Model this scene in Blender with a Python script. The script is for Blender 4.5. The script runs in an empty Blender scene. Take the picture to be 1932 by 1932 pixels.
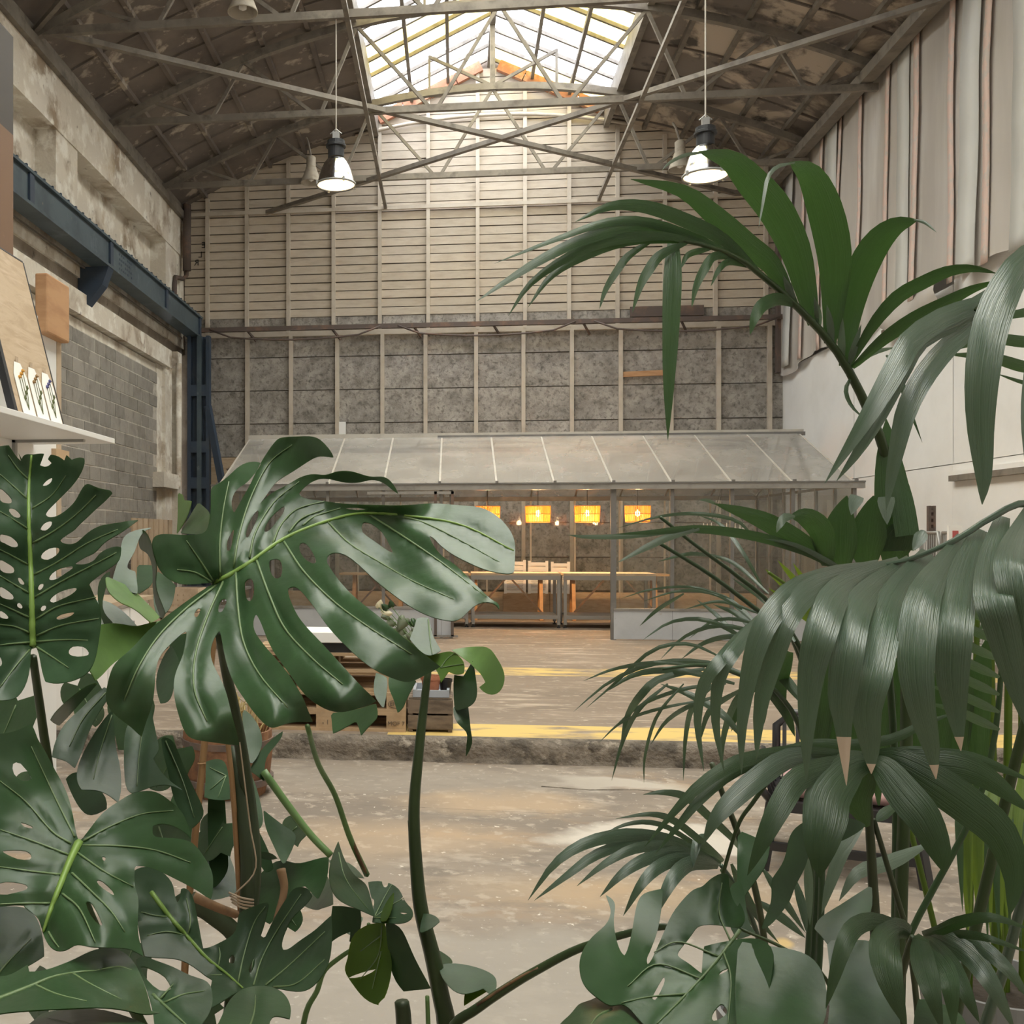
import bpy, bmesh, math, random
import numpy as np
from mathutils import Vector, Matrix, geometry, noise

random.seed(7)
SC = bpy.context.scene
COL = SC.collection

# ---------------------------------------------------------------- camera
W = 1932.0
F = 1930.0                      # focal length in pixels of the 1932 px frame
PPX, PPY = 640.0, 1013.0        # principal point (the photo is an off-centre crop)
PSI = math.atan(0.114)
CS, SN = math.cos(PSI), math.sin(PSI)
CAM = Vector((0, 0, 1.45))
cd = bpy.data.cameras.new('camera')
cam = bpy.data.objects.new('camera', cd)
COL.objects.link(cam)
cam.location = CAM
cam.rotation_euler = (math.pi / 2, 0, PSI)
cd.sensor_width = 36
cd.lens = 36 * F / W
cd.shift_x = (W / 2 - PPX) / W
cd.shift_y = (PPY - W / 2) / W
cd.clip_start = 0.05
cd.clip_end = 200
SC.camera = cam

# ---------------------------------------------------------------- light
SC.view_settings.view_transform = 'Standard'
SC.view_settings.look = 'None'
SC.view_settings.gamma = 1
SC.view_settings.use_curve_mapping = False
SC.view_settings.exposure = 1.6
wd = bpy.data.worlds.new('overcast_sky')
SC.world = wd
wd.use_nodes = True
bg = wd.node_tree.nodes['Background']
bg.inputs[0].default_value = (0.92, 0.945, 1.02, 1)
bg.inputs[1].default_value = 5.0
SC.cycles.use_denoising = True
SC.cycles.max_bounces = 6
SC.cycles.diffuse_bounces = 4
SC.cycles.transparent_max_bounces = 24
SC.cycles.adaptive_threshold = .03
SC.cycles.sample_clamp_indirect = 6


def portal(name, loc, size, rot):
    l = bpy.data.lights.new(name, 'AREA')
    l.shape = 'RECTANGLE'
    l.size, l.size_y = size
    l.cycles.is_portal = True
    o = bpy.data.objects.new(name, l)
    COL.objects.link(o)
    o.location = loc
    o.rotation_euler = rot
    return o


RX = 0.65                        # ridge line of the hall
LX, RWX = -5.41, 6.71            # left wall face, right wall face
BY = 20.0                        # back wall face
REAR = -7.0                      # wall behind the camera
EAVE, RIDGE = 9.66, 10.7
sl = math.atan((RIDGE - EAVE) / 2.2)
portal('skylight_portal_offscreen', (RX - 1.12, (BY + REAR) / 2, (EAVE + RIDGE) / 2 - .12), (2.45, BY - REAR), (0, -sl, 0))
portal('skylight_portal_offscreen', (RX + 1.12, (BY + REAR) / 2, (EAVE + RIDGE) / 2 - .12), (2.45, BY - REAR), (0, sl, 0))


def ray(px, py):
    u, v = (px - PPX) / F, (PPY - py) / F
    return Vector((-SN + CS * u, CS + SN * u, v))


def aD(px, py, d): return CAM + ray(px, py) * d
def aY(px, py, y):
    r = ray(px, py); return CAM + r * (y / r.y)
def aX(px, py, x):
    r = ray(px, py); return CAM + r * (x / r.x)
def aZ(px, py, z):
    r = ray(px, py); return CAM + r * ((z - CAM.z) / r.z)


# ---------------------------------------------------------------- materials
MATS = {}


def nd(nt, t, **kw):
    n = nt.nodes.new(t)
    for k, v in kw.items():
        setattr(n, k, v)
    return n


def mix(nt, fac, a, b, mode='MIX'):
    m = nt.nodes.new('ShaderNodeMix')
    m.data_type = 'RGBA'
    m.blend_type = mode
    for i, s in ((0, fac), (6, a), (7, b)):
        if isinstance(s, bpy.types.NodeSocket):
            nt.links.new(s, m.inputs[i])
        else:
            m.inputs[i].default_value = s if i == 0 else (*s, 1)
    return m.outputs[2]


def noisefac(nt, co, scale, lo, hi, detail=6, rough=.6, stretch=None, dist=0):
    if stretch:
        mp = nd(nt, 'ShaderNodeMapping')
        mp.inputs['Scale'].default_value = stretch
        nt.links.new(co, mp.inputs[0])
        co = mp.outputs[0]
    n = nd(nt, 'ShaderNodeTexNoise')
    n.inputs['Scale'].default_value = scale
    n.inputs['Detail'].default_value = detail
    n.inputs['Roughness'].default_value = rough
    n.inputs['Distortion'].default_value = dist
    nt.links.new(co, n.inputs['Vector'])
    r = nd(nt, 'ShaderNodeMapRange')
    r.inputs[1].default_value, r.inputs[2].default_value = lo, hi
    nt.links.new(n.outputs[0], r.inputs[0])
    return r.outputs[0]


def M(name, col, rough=.6, layers=(), bump=None, spec=.4, metal=0, rnd=0, transl=None, emit=None, alpha=None, coat=0, rndco=False):
    """principled material; layers = (colour, scale, lo, hi, stretch, [distort]) noise masks over world position"""
    if name in MATS:
        return MATS[name]
    m = bpy.data.materials.new(name)
    m.use_nodes = True
    nt = m.node_tree
    p = nt.nodes['Principled BSDF']
    geo = nd(nt, 'ShaderNodeNewGeometry')
    co = geo.outputs['Position']
    oi = None
    if rnd or rndco:
        oi = nd(nt, 'ShaderNodeObjectInfo')
    if rndco:
        sc_ = nd(nt, 'ShaderNodeVectorMath', operation='SCALE')
        cx = nd(nt, 'ShaderNodeCombineXYZ')
        for k in range(3):
            nt.links.new(oi.outputs['Random'], cx.inputs[k])
        nt.links.new(cx.outputs[0], sc_.inputs[0])
        sc_.inputs['Scale'].default_value = 37
        ad = nd(nt, 'ShaderNodeVectorMath', operation='ADD')
        nt.links.new(co, ad.inputs[0]); nt.links.new(sc_.outputs[0], ad.inputs[1])
        co = ad.outputs[0]
    c = None
    for L in layers:
        lc, s, lo, hi = L[:4]
        st = L[4] if len(L) > 4 else None
        fac = noisefac(nt, co, s, lo, hi, stretch=st, dist=L[5] if len(L) > 5 else 0)
        c = mix(nt, fac, c if c is not None else col, lc)
    if rnd:
        mr = nd(nt, 'ShaderNodeMapRange')
        mr.inputs[3].default_value, mr.inputs[4].default_value = 1 - rnd, 1 + rnd
        nt.links.new(oi.outputs['Random'], mr.inputs[0])
        cc = nd(nt, 'ShaderNodeCombineXYZ')
        for k in range(3):
            nt.links.new(mr.outputs[0], cc.inputs[k])
        c = mix(nt, 1.0, c if c is not None else col, cc.outputs[0], 'MULTIPLY')
    if c is not None:
        nt.links.new(c, p.inputs['Base Color'])
    else:
        p.inputs['Base Color'].default_value = (*col, 1)
    p.inputs['Roughness'].default_value = rough
    p.inputs['Specular IOR Level'].default_value = spec
    p.inputs['Metallic'].default_value = metal
    p.inputs['Coat Weight'].default_value = coat
    if emit:
        p.inputs['Emission Color'].default_value = (*emit[0], 1)
        p.inputs['Emission Strength'].default_value = emit[1]
    if bump:
        n = nd(nt, 'ShaderNodeTexNoise')
        n.inputs['Scale'].default_value = bump[0]
        n.inputs['Detail'].default_value = 6
        nt.links.new(co, n.inputs['Vector'])
        b = nd(nt, 'ShaderNodeBump')
        b.inputs['Strength'].default_value = bump[1]
        b.inputs['Distance'].default_value = bump[2] if len(bump) > 2 else .02
        nt.links.new(n.outputs[0], b.inputs['Height'])
        nt.links.new(b.outputs[0], p.inputs['Normal'])
    out = nt.nodes['Material Output']
    sh = p.outputs[0]
    if transl:
        t = nd(nt, 'ShaderNodeBsdfTranslucent')
        t.inputs[0].default_value = (*transl[0], 1)
        mx = nd(nt, 'ShaderNodeMixShader')
        mx.inputs[0].default_value = transl[1]
        nt.links.new(sh, mx.inputs[1]); nt.links.new(t.outputs[0], mx.inputs[2])
        sh = mx.outputs[0]
    if alpha is not None:
        t = nd(nt, 'ShaderNodeBsdfTransparent')
        t.inputs[0].default_value = (*alpha[0], 1)
        mx = nd(nt, 'ShaderNodeMixShader')
        mx.inputs[0].default_value = alpha[1]
        nt.links.new(sh, mx.inputs[1]); nt.links.new(t.outputs[0], mx.inputs[2])
        sh = mx.outputs[0]
    nt.links.new(sh, out.inputs[0])
    MATS[name] = m
    return m


def glass(name, tint, dust, dustcol, gloss=.12, dscale=1.5, front=.5):
    """thin pane: clear, with a noise-shaped film of dust and a fresnel reflection"""
    m = bpy.data.materials.new(name)
    m.use_nodes = True
    nt = m.node_tree
    nt.nodes.clear()
    out = nd(nt, 'ShaderNodeOutputMaterial')
    tr = nd(nt, 'ShaderNodeBsdfTransparent'); tr.inputs[0].default_value = (*tint, 1)
    df = nd(nt, 'ShaderNodeBsdfDiffuse'); df.inputs[0].default_value = (*dustcol, 1)
    tl = nd(nt, 'ShaderNodeBsdfTranslucent'); tl.inputs[0].default_value = (*dustcol, 1)
    gl = nd(nt, 'ShaderNodeBsdfGlossy'); gl.inputs['Roughness'].default_value = .03
    geo = nd(nt, 'ShaderNodeNewGeometry')
    fac = noisefac(nt, geo.outputs['Position'], dscale, .2, .8)
    mr = nd(nt, 'ShaderNodeMapRange')
    mr.inputs[3].default_value, mr.inputs[4].default_value = dust * .6, dust * 1.4
    nt.links.new(fac, mr.inputs[0])
    d2 = nd(nt, 'ShaderNodeMixShader'); d2.inputs[0].default_value = 1 - front
    nt.links.new(df.outputs[0], d2.inputs[1]); nt.links.new(tl.outputs[0], d2.inputs[2])
    m1 = nd(nt, 'ShaderNodeMixShader')
    nt.links.new(mr.outputs[0], m1.inputs[0])
    nt.links.new(tr.outputs[0], m1.inputs[1]); nt.links.new(d2.outputs[0], m1.inputs[2])
    lw = nd(nt, 'ShaderNodeFresnel'); lw.inputs[0].default_value = 1.45
    ml = nd(nt, 'ShaderNodeMath', operation='MULTIPLY'); ml.inputs[1].default_value = gloss / .12
    nt.links.new(lw.outputs[0], ml.inputs[0])
    m2 = nd(nt, 'ShaderNodeMixShader')
    nt.links.new(ml.outputs[0], m2.inputs[0])
    nt.links.new(m1.outputs[0], m2.inputs[1]); nt.links.new(gl.outputs[0], m2.inputs[2])
    nt.links.new(m2.outputs[0], out.inputs[0])
    MATS[name] = m
    return m


# ---------------------------------------------------------------- mesh helpers
class MB:
    def __init__(s): s.v, s.f = [], []

    def add(s, vs, fs):
        b = len(s.v)
        s.v += [tuple(v) for v in vs]
        s.f += [tuple(b + i for i in f) for f in fs]
        return s

    def box(s, c, d, m=None):
        x, y, z = d[0] / 2, d[1] / 2, d[2] / 2
        vs = [Vector((a, b, e)) for a in (-x, x) for b in (-y, y) for e in (-z, z)]
        if m is not None: vs = [m @ v for v in vs]
        c = Vector(c)
        return s.add([c + v for v in vs], [(0, 1, 3, 2), (4, 6, 7, 5), (0, 4, 5, 1), (2, 3, 7, 6), (0, 2, 6, 4), (1, 5, 7, 3)])

    def b2(s, lo, hi):
        lo, hi = Vector(lo), Vector(hi)
        return s.box((lo + hi) / 2, hi - lo)

    def bar(s, p, q, w, h, up=(0, 0, 1)):
        p, q = Vector(p), Vector(q)
        t = (q - p).normalized()
        u = Vector(up)
        a = t.cross(u)
        if a.length < 1e-4: a = t.cross(Vector((1, 0, 0)))
        a.normalize(); b = a.cross(t)
        vs = [e + a * (i * w / 2) + b * (j * h / 2) for e in (p, q) for i, j in ((-1, -1), (1, -1), (1, 1), (-1, 1))]
        return s.add(vs, [(3, 2, 1, 0), (4, 5, 6, 7), (0, 1, 5, 4), (1, 2, 6, 5), (2, 3, 7, 6), (3, 0, 4, 7)])

    def tube(s, pts, r, n=8, cap=True):
        pts = [Vector(p) for p in pts]
        R = r if isinstance(r, (list, tuple)) else [r] * len(pts)
        t0 = (pts[1] - pts[0]).normalized()
        a = t0.orthogonal().normalized()
        vs, fs = [], []
        for i, p in enumerate(pts):
            t = (pts[min(i + 1, len(pts) - 1)] - pts[max(i - 1, 0)]).normalized()
            a = (a - t * a.dot(t))
            a = a.normalized() if a.length > 1e-6 else t.orthogonal().normalized()
            b = t.cross(a)
            vs += [p + (a * math.cos(k * 2 * math.pi / n) + b * math.sin(k * 2 * math.pi / n)) * R[i] for k in range(n)]
        for i in range(len(pts) - 1):
            for k in range(n):
                k2 = (k + 1) % n
                fs.append((i * n + k, i * n + k2, (i + 1) * n + k2, (i + 1) * n + k))
        if cap:
            fs.append(tuple(range(n - 1, -1, -1)))
            fs.append(tuple((len(pts) - 1) * n + k for k in range(n)))
        return s.add(vs, fs)

    def lathe(s, prof, c, n=24, axis=None):
        c = Vector(c)
        vs, fs = [], []
        for r, z in prof:
            vs += [c + Vector((r * math.cos(2 * math.pi * k / n), r * math.sin(2 * math.pi * k / n), z)) for k in range(n)]
        for i in range(len(prof) - 1):
            for k in range(n):
                k2 = (k + 1) % n
                fs.append((i * n + k, i * n + k2, (i + 1) * n + k2, (i + 1) * n + k))
        return s.add(vs, fs)

    def prism(s, poly, ext):
        """poly: list of 3D points (planar), ext: extrusion vector"""
        n = len(poly)
        e = Vector(ext)
        vs = [Vector(p) for p in poly] + [Vector(p) + e for p in poly]
        fs = [tuple(range(n - 1, -1, -1)), tuple(range(n, 2 * n))]
        fs += [(i, (i + 1) % n, n + (i + 1) % n, n + i) for i in range(n)]
        return s.add(vs, fs)

    def build(s, name, mat, parent=None, smooth=False, bevel=0, **tags):
        me = bpy.data.meshes.new(name)
        me.from_pydata(s.v, [], s.f)
        bm = bmesh.new(); bm.from_mesh(me)
        bmesh.ops.recalc_face_normals(bm, faces=bm.faces)
        bm.to_mesh(me); bm.free()
        if smooth:
            me.polygons.foreach_set('use_smooth', [True] * len(me.polygons))
        o = bpy.data.objects.new(name, me)
        COL.objects.link(o)
        if isinstance(mat, str): mat = MATS[mat]
        me.materials.append(mat)
        if bevel:
            b = o.modifiers.new('edge', 'BEVEL'); b.width = bevel; b.segments = 2; b.limit_method = 'ANGLE'
        par(o, parent)
        tag(o, **tags)
        return o


def par(o, parent):
    if parent is not None:
        o.parent = parent
        if parent.parent is None:
            o.matrix_parent_inverse = Matrix.LocRotScale(parent.location, parent.rotation_euler, parent.scale).inverted()


def tag(o, label=None, cat=None, group=None, kind=None):
    if label: o['label'] = label
    if cat: o['category'] = cat
    if group: o['group'] = group
    if kind: o['kind'] = kind
    return o


def thing(name, loc, label=None, cat=None, group=None, kind=None):
    o = bpy.data.objects.new(name, None)
    o.empty_display_size = .1
    COL.objects.link(o)
    o.location = loc
    return tag(o, label, cat, group, kind)


_CUBES = {}


def piece(name, mat, parent, c, d, rot=None):
    """one box-shaped piece that shares its unit mesh with its look-alikes"""
    if isinstance(mat, str): mat = MATS[mat]
    key = (name, mat.name)
    if key not in _CUBES:
        me = bpy.data.meshes.new(name)
        b = MB().box((0, 0, 0), (1, 1, 1))
        me.from_pydata(b.v, [], b.f)
        me.materials.append(mat)
        _CUBES[key] = me
    o = bpy.data.objects.new(name, _CUBES[key])
    COL.objects.link(o)
    o.location, o.scale = c, d
    if rot: o.rotation_euler = rot
    par(o, parent)
    return o


def copy_thing(root, loc, label=None, rz=None):
    r = root.copy(); COL.objects.link(r); r.location = loc
    if rz is not None: r.rotation_euler[2] = rz
    if label: r['label'] = label
    for ch in list(root.children):
        c = ch.copy(); COL.objects.link(c); c.parent = r
        for g in list(ch.children):
            d = g.copy(); COL.objects.link(d); d.parent = c
    return r


# ---------------------------------------------------------------- palette
M('plaster', (.65, .6, .52), .85, [((.33, .26, .19), 1.1, .52, .66), ((.8, .77, .7), 2.6, .5, .6), ((.19, .155, .125), 5, .64, .75), ((.47, .36, .22), .8, .6, .72)], bump=(14, .5, .03))
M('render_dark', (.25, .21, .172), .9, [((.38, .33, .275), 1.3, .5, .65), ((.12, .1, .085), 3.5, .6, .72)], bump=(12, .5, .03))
M('block', (.3, .282, .256), .9, [((.23, .215, .195), 6, .45, .7)], bump=(60, .4, .01), rnd=.16)
M('mortar', (.52, .49, .44), .9, [((.3, .28, .25), 6, .5, .65)])
M('board', (.57, .505, .42), .7, [((.47, .4, .32), 3, .45, .75, (1, 1, 4)), ((.33, .28, .225), 2.2, .6, .8, (.6, 1, 3))], rnd=.05, bump=(20, .15, .01))
M('stud', (.52, .465, .39), .65, [((.42, .36, .29), 3, .45, .7)], rnd=.05)
M('fibre', (.335, .31, .282), .95, [((.45, .42, .385), 1.8, .4, .7), ((.16, .148, .132), 5, .42, .78), ((.1, .092, .083), 15, .5, .74, None, .4), ((.5, .475, .43), 34, .6, .8)], bump=(30, .5, .02), rndco=True)
M('dark_back', (.05, .045, .042), .9)
M('tin', (.2, .17, .148), .8, [((.14, .12, .107), 1.2, .4, .65), ((.42, .37, .31), 1.5, .585, .64, (1, 1, 1), .4), ((.36, .32, .27), 5, .63, .69)], bump=(6, .3, .02))
M('tin_right', (.19, .163, .143), .8, [((.46, .395, .325), .9, .49, .56, (1, 1, 1), .5), ((.09, .08, .072), 2.2, .56, .66)], bump=(6, .3, .02))
M('steel', (.2, .178, .152), .6, [((.26, .235, .2), 2, .45, .65), ((.13, .112, .096), 5, .5, .7)], metal=.15)
M('steel_rust', (.11, .085, .075), .7, [((.2, .12, .085), 4, .5, .7)])
M('blue_steel', (.075, .105, .125), .5, [((.045, .066, .085), 2.5, .45, .7), ((.13, .165, .19), 3.5, .58, .75), ((.2, .18, .15), 9, .66, .74)])
M('blue_dark', (.038, .058, .092), .5, [((.06, .075, .1), 3, .5, .7)])
M('red_brick_edge', (.38, .17, .1), .8, [((.5, .27, .17), 3, .5, .6)])
M('white_wall', (.8, .797, .787), .55, [((.73, .725, .71), 1.1, .45, .7)], rnd=.025)
M('white_paint', (.8, .8, .79), .45)
M('curtain', (.6, .56, .515), .6, [((.47, .435, .4), .7, .45, .65, (1, 1, .15)), ((.64, .61, .57), 2, .52, .7, (1, 1, .1))], transl=((.6, .56, .52), .2))
M('curtain_pale', (.71, .71, .68), .6, [((.6, .6, .58), 2, .5, .7, (1, 1, .2))], transl=((.7, .7, .68), .2))
M('pink_strip', (.66, .5, .44), .7, [((.56, .5, .46), 8, .5, .6)])
M('alu', (.33, .32, .305), .4, [((.22, .21, .2), 3, .5, .7)], metal=.5)
M('alu_dark', (.17, .165, .16), .5, [((.25, .24, .23), 3, .5, .7)], metal=.3)
M('alu_pale', (.5, .47, .42), .5, [((.4, .37, .33), 4, .5, .7)], metal=.2)
M('sheet_grey', (.45, .47, .5), .5, [((.38, .395, .42), 2.5, .45, .7), ((.33, .29, .25), 6, .68, .75)])
M('ply', (.5, .385, .265), .6, [((.43, .32, .21), 2.5, .45, .6, (1, 1, 5), 1.5), ((.55, .43, .31), 4, .5, .7, (1, 1, 6), 1)])
M('pine', (.44, .31, .19), .7, [((.32, .215, .125), 3, .5, .7, (2, 2, 2))], rnd=.15)
M('pine_pale', (.5, .39, .28), .7, [((.38, .28, .19), 4, .5, .7)], rnd=.12)
M('wood_old', (.2, .15, .11), .8, [((.11, .085, .065), 5, .45, .65, (1, 1, 4)), ((.28, .22, .17), 3, .55, .7, (1, 1, 6))], rnd=.15)
M('wood_orange', (.5, .29, .15), .6, [((.41, .22, .11), 3, .45, .65, (1, 1, 4))], rnd=.08)
M('chrome', (.55, .55, .56), .16, metal=1)
M('lamp_black', (.03, .032, .036), .45)
M('zinc', (.34, .34, .335), .45, metal=.5)
M('lamp_glow', (1, .95, .85), .4, emit=((1, .74, .38), 1.0))
M('rattan', (.62, .33, .12), .6, transl=((.9, .5, .17), .6), rnd=.1)
M('rattan_ring', (.5, .26, .1), .6)
M('bulb', (1, .9, .7), .4, emit=((1, .8, .45), 14))
M('old_shade', (.4, .36, .3), .6, [((.28, .25, .21), 6, .5, .7)])
M('shade_inside', (.5, .53, .46), .6)
M('black_metal', (.016, .016, .018), .35, spec=.6)
M('pink_cloth', (.62, .4, .4), .9)
M('terracotta', (.42, .17, .1), .8, [((.34, .13, .08), 9, .5, .7)])
M('plastic_black', (.012, .012, .013), .45)
M('tray', (.36, .39, .44), .4)
M('white_plastic', (.85, .85, .84), .5)
M('rust_wood', (.23, .11, .055), .8, [((.12, .06, .035), 6, .45, .65), ((.32, .17, .09), 4, .55, .7)], bump=(30, .5, .01))
M('paper', (.85, .84, .81), .8)
M('ink', (.02, .02, .02), .7)
M('brown_card', (.2, .12, .075), .6, [((.27, .17, .11), 9, .6, .7)])
M('dark_card', (.07, .062, .057), .6)
M('yellow', (.66, .48, .16), .8)
glass('glass_front', (.97, .98, .975), .035, (.7, .7, .67), .07)
glass('glass_roof', (.96, .96, .95), .3, (.92, .89, .84), .1, 1.2, .72)
glass('sky_pane', (.96, .97, .97), .06, (.8, .85, .9), .05)
glass('sky_pane_cream', (.78, .71, .43), .05, (.85, .75, .5), .05)

# ================================================================ THE SETTING
def roof_z(x):
    u = abs(x - RX)
    return 9.63 - .0437 * u * u


def floor_mat(name, base, layers, patches, yellow=()):
    m = M(name, base, .75, layers, bump=(9, .25, .02))
    nt = m.node_tree
    p = nt.nodes['Principled BSDF']
    c = p.inputs['Base Color'].links[0].from_socket
    geo = nd(nt, 'ShaderNodeNewGeometry')
    co = geo.outputs['Position']
    nz = nd(nt, 'ShaderNodeTexNoise'); nz.inputs['Scale'].default_value = 2.2; nz.inputs['Detail'].default_value = 7
    nt.links.new(co, nz.inputs['Vector'])
    off = nd(nt, 'ShaderNodeVectorMath', operation='SUBTRACT'); off.inputs[1].default_value = (.5, .5, .5)
    nt.links.new(nz.outputs['Color'], off.inputs[0])
    for (cx, cy, rx, ry, col, soft, amt, wob) in patches:
        sc = nd(nt, 'ShaderNodeVectorMath', operation='SCALE'); sc.inputs['Scale'].default_value = wob
        nt.links.new(off.outputs[0], sc.inputs[0])
        ad = nd(nt, 'ShaderNodeVectorMath', operation='ADD')
        nt.links.new(co, ad.inputs[0]); nt.links.new(sc.outputs[0], ad.inputs[1])
        mp = nd(nt, 'ShaderNodeMapping', vector_type='TEXTURE')
        mp.inputs['Location'].default_value = (cx, cy, 0); mp.inputs['Scale'].default_value = (rx, ry, 1e6)
        nt.links.new(ad.outputs[0], mp.inputs[0])
        ln = nd(nt, 'ShaderNodeVectorMath', operation='LENGTH'); nt.links.new(mp.outputs[0], ln.inputs[0])
        mr = nd(nt, 'ShaderNodeMapRange'); mr.inputs[1].default_value = 1 + soft; mr.inputs[2].default_value = 1 - soft
        mr.inputs[4].default_value = amt
        nt.links.new(ln.outputs[1], mr.inputs[0])
        c = mix(nt, mr.outputs[0], c, col)
    for (y0, y1, x0, x1, lo, hi) in yellow:
        sx = nd(nt, 'ShaderNodeSeparateXYZ'); nt.links.new(co, sx.inputs[0])
        fac = noisefac(nt, co, 3.5, lo, hi, stretch=(.5, 1.6, 1), detail=9)
        for sock, a, b in ((1, y0, y1), (0, x0, x1)):
            cm = nd(nt, 'ShaderNodeMath', operation='COMPARE')
            cm.inputs[1].default_value = (a + b) / 2; cm.inputs[2].default_value = (b - a) / 2
            nt.links.new(sx.outputs[sock], cm.inputs[0])
            ml = nd(nt, 'ShaderNodeMath', operation='MULTIPLY')
            nt.links.new(fac, ml.inputs[0]); nt.links.new(cm.outputs[0], ml.inputs[1])
            fac = ml.outputs[0]
        c = mix(nt, fac, c, (.62, .44, .15))
    nt.links.new(c, p.inputs['Base Color'])
    return m


KY = 7.45          # kerb line
LOW = -.165        # the lower floor the camera stands on
floor_mat('concrete_up', (.245, .192, .148),
          [((.185, .146, .113), .9, .4, .65, (.6, 1.6, 1)), ((.39, .32, .255), 2.2, .56, .66, (.5, 2.2, 1)), ((.36, .29, .23), 7, .58, .66, (.6, 1.5, 1)), ((.5, .43, .36), 13, .62, .68, (.5, 1.3, 1))],
          [],
          yellow=[(10.85, 11.5, -1.5, 6.7, .4, .6), (7.5, 8.0, -.5, 6.7, .33, .5)])
floor_mat('concrete_low', (.255, .21, .17),
          [((.185, .153, .126), .8, .42, .62, (.7, 1.5, 1)), ((.3, .212, .14), 1.2, .55, .68, (.6, 1.4, 1)), ((.33, .28, .232), 3.2, .56, .66, (.7, 1.3, 1)), ((.19, .158, .13), 5.5, .5, .64, (.8, 1.3, 1)), ((.36, .305, .25), 11, .56, .66), ((.62, .56, .49), 24, .65, .685), ((.2, .17, .14), 23, .7, .74)],
          [(1.08, 5.6, .62, .3, (.5, .455, .4), .15, 1, .7), (1.02, 6.85, .44, .2, (.45, .405, .35), .2, .9, .6),
           (.25, 6.3, .5, .25, (.47, .34, .22), .4, .6, .6), (-.3, 5.5, .6, .3, (.46, .34, .23), .5, .5, .6), (.9, 4.75, .8, .2, (.44, .32, .2), .5, .5, .5),
           (.5, 3.3, 2.6, .95, (.31, .28, .245), .1, .75, .4), (-.2, 6.8, 1.2, .35, (.27, .235, .2), .4, .6, .6),
           (1.25, 4.1, .05, .035, (.55, .38, .14), .4, .7, .12), (1.3, 4.25, .03, .05, (.55, .38, .14), .4, .7, .12), (1.12, 3.85, .03, .02, (.55, .38, .14), .4, .7, .1)])
fl = MB().b2((LX - .4, KY, -.3), (RWX + .4, BY + .3, 0)).build('floor', 'concrete_up', kind='structure')
fl2 = MB().b2((LX - .4, REAR, -.5), (RWX + .4, KY, LOW)).build('floor_lower', 'concrete_low', kind='structure')
# rough broken kerb edge, ramping away at its end
M('kerb', (.22, .185, .15), .95, [((.1, .085, .07), 6, .45, .62), ((.38, .33, .27), 9, .58, .68), ((.3, .25, .13), 4, .66, .74)], bump=(26, .8, .04))
kb = MB()
N = 190
xs = [LX + i * (RWX - LX) / N for i in range(N + 1)]
prof = [(0.02, .004), (-.045, -.002), (-.075, -.05), (-.06, -.11), (-.085, LOW - .004)]
vs, fs = [], []
for x in xs:
    k = 1
    for j, (dy, z) in enumerate(prof):
        nz = noise.noise(Vector((x * 6, j * 3.1, 0))) * .03 + noise.noise(Vector((x * 19, j * 1.7, 4))) * .014
        vs.append((x, KY + dy * (1 if j else 1) + nz * (j > 0), LOW + (z - LOW) * k + (nz * .35 if 0 < j < 4 else 0)))
n = len(prof)
for i in range(N):
    for j in range(n - 1):
        fs.append((i * n + j, i * n + j + 1, (i + 1) * n + j + 1, (i + 1) * n + j))
MB().add(vs, fs).build('kerb', 'kerb', kind='structure', smooth=True)
# expansion joint and cracks in the lower floor
for (pts, r) in (([(-2.5, 6.2), (-.3, 6.13), (.9, 6.05), (2.2, 6.1), (6, 6)], .002), ([(.55, 6.72), (.85, 6.66), (1.15, 6.7), (1.42, 6.62)], .007)):
    MB().tube([(x, y, LOW - .001) for x, y in pts], r, 5).build('floor_crack', 'kerb', fl2)

# ---- back wall
zt = [(x, roof_z(x)) for x in np.linspace(LX - .3, RX - 2.2, 10)] + [(RX - 2.2, EAVE), (RX, RIDGE), (RX + 2.2, EAVE)] + [(x, roof_z(x)) for x in np.linspace(RX + 2.2, RWX + .3, 10)]
wall_back = MB().prism([(LX - .3, BY + .05, -.2)] + [(x, BY + .05, z) for x, z in zt] + [(RWX + .3, BY + .05, -.2)], (0, .25, 0)).build('wall_back', 'render_dark', kind='structure')
up_px = [352, 393, 467, 545, 630, 717, 808, 901, 990, 1073, 1164, 1253, 1348, 1443, 1476]
lo_px = [389, 468, 550, 637, 722, 803, 898, 987, 1078, 1170, 1265, 1354, 1450]
UX = [aY(p, 480, BY).x for p in up_px]
LXs = [aY(p, 720, BY).x for p in lo_px]
ZB = 5.78


def wall_top(x):
    u = abs(x - RX)
    return EAVE + (RIDGE - EAVE) * (1 - u / 2.2) if u < 2.2 else roof_z(x)


UX[0] = LX + .02; UX[-1] = RWX
rows = 29
for r in range(rows):
    z = ZB + .0845 + r * .169
    i = 0
    while i < len(UX) - 1:
        j = min(len(UX) - 1, i + random.choice((1, 2, 2, 3)))
        # split where the gable cuts the row off
        a, b = UX[i], UX[j]
        lim = z - .09 if z < EAVE - .1 else z + .02
        if lim < max(wall_top(a), wall_top(b), wall_top((a + b) / 2)):
            while wall_top(a) < lim and a < b: a += .03
            while wall_top(b) < lim and b > a: b -= .03
            if b - a > .15:
                piece('board', 'board', wall_back, ((a + b) / 2, BY - .008 + random.uniform(-.004, .004), z + random.uniform(-.004, .004)), (b - a - .004, .026, .147), (math.radians(6), random.uniform(-.002, .002), 0))
        i = j
for i, x in enumerate(UX[1:-1]):
    z1 = wall_top(x) - .1
    piece('stud', 'stud', wall_back, (x, BY - .06, (5.46 + z1) / 2), (.07, .09, z1 - 5.46))
for i, x in enumerate(LXs):
    piece('stud', 'stud', wall_back, (x, BY - .06, 2.72), (.075, .09, 5.4))
edges = [LX + .02] + LXs + [RWX]
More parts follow.
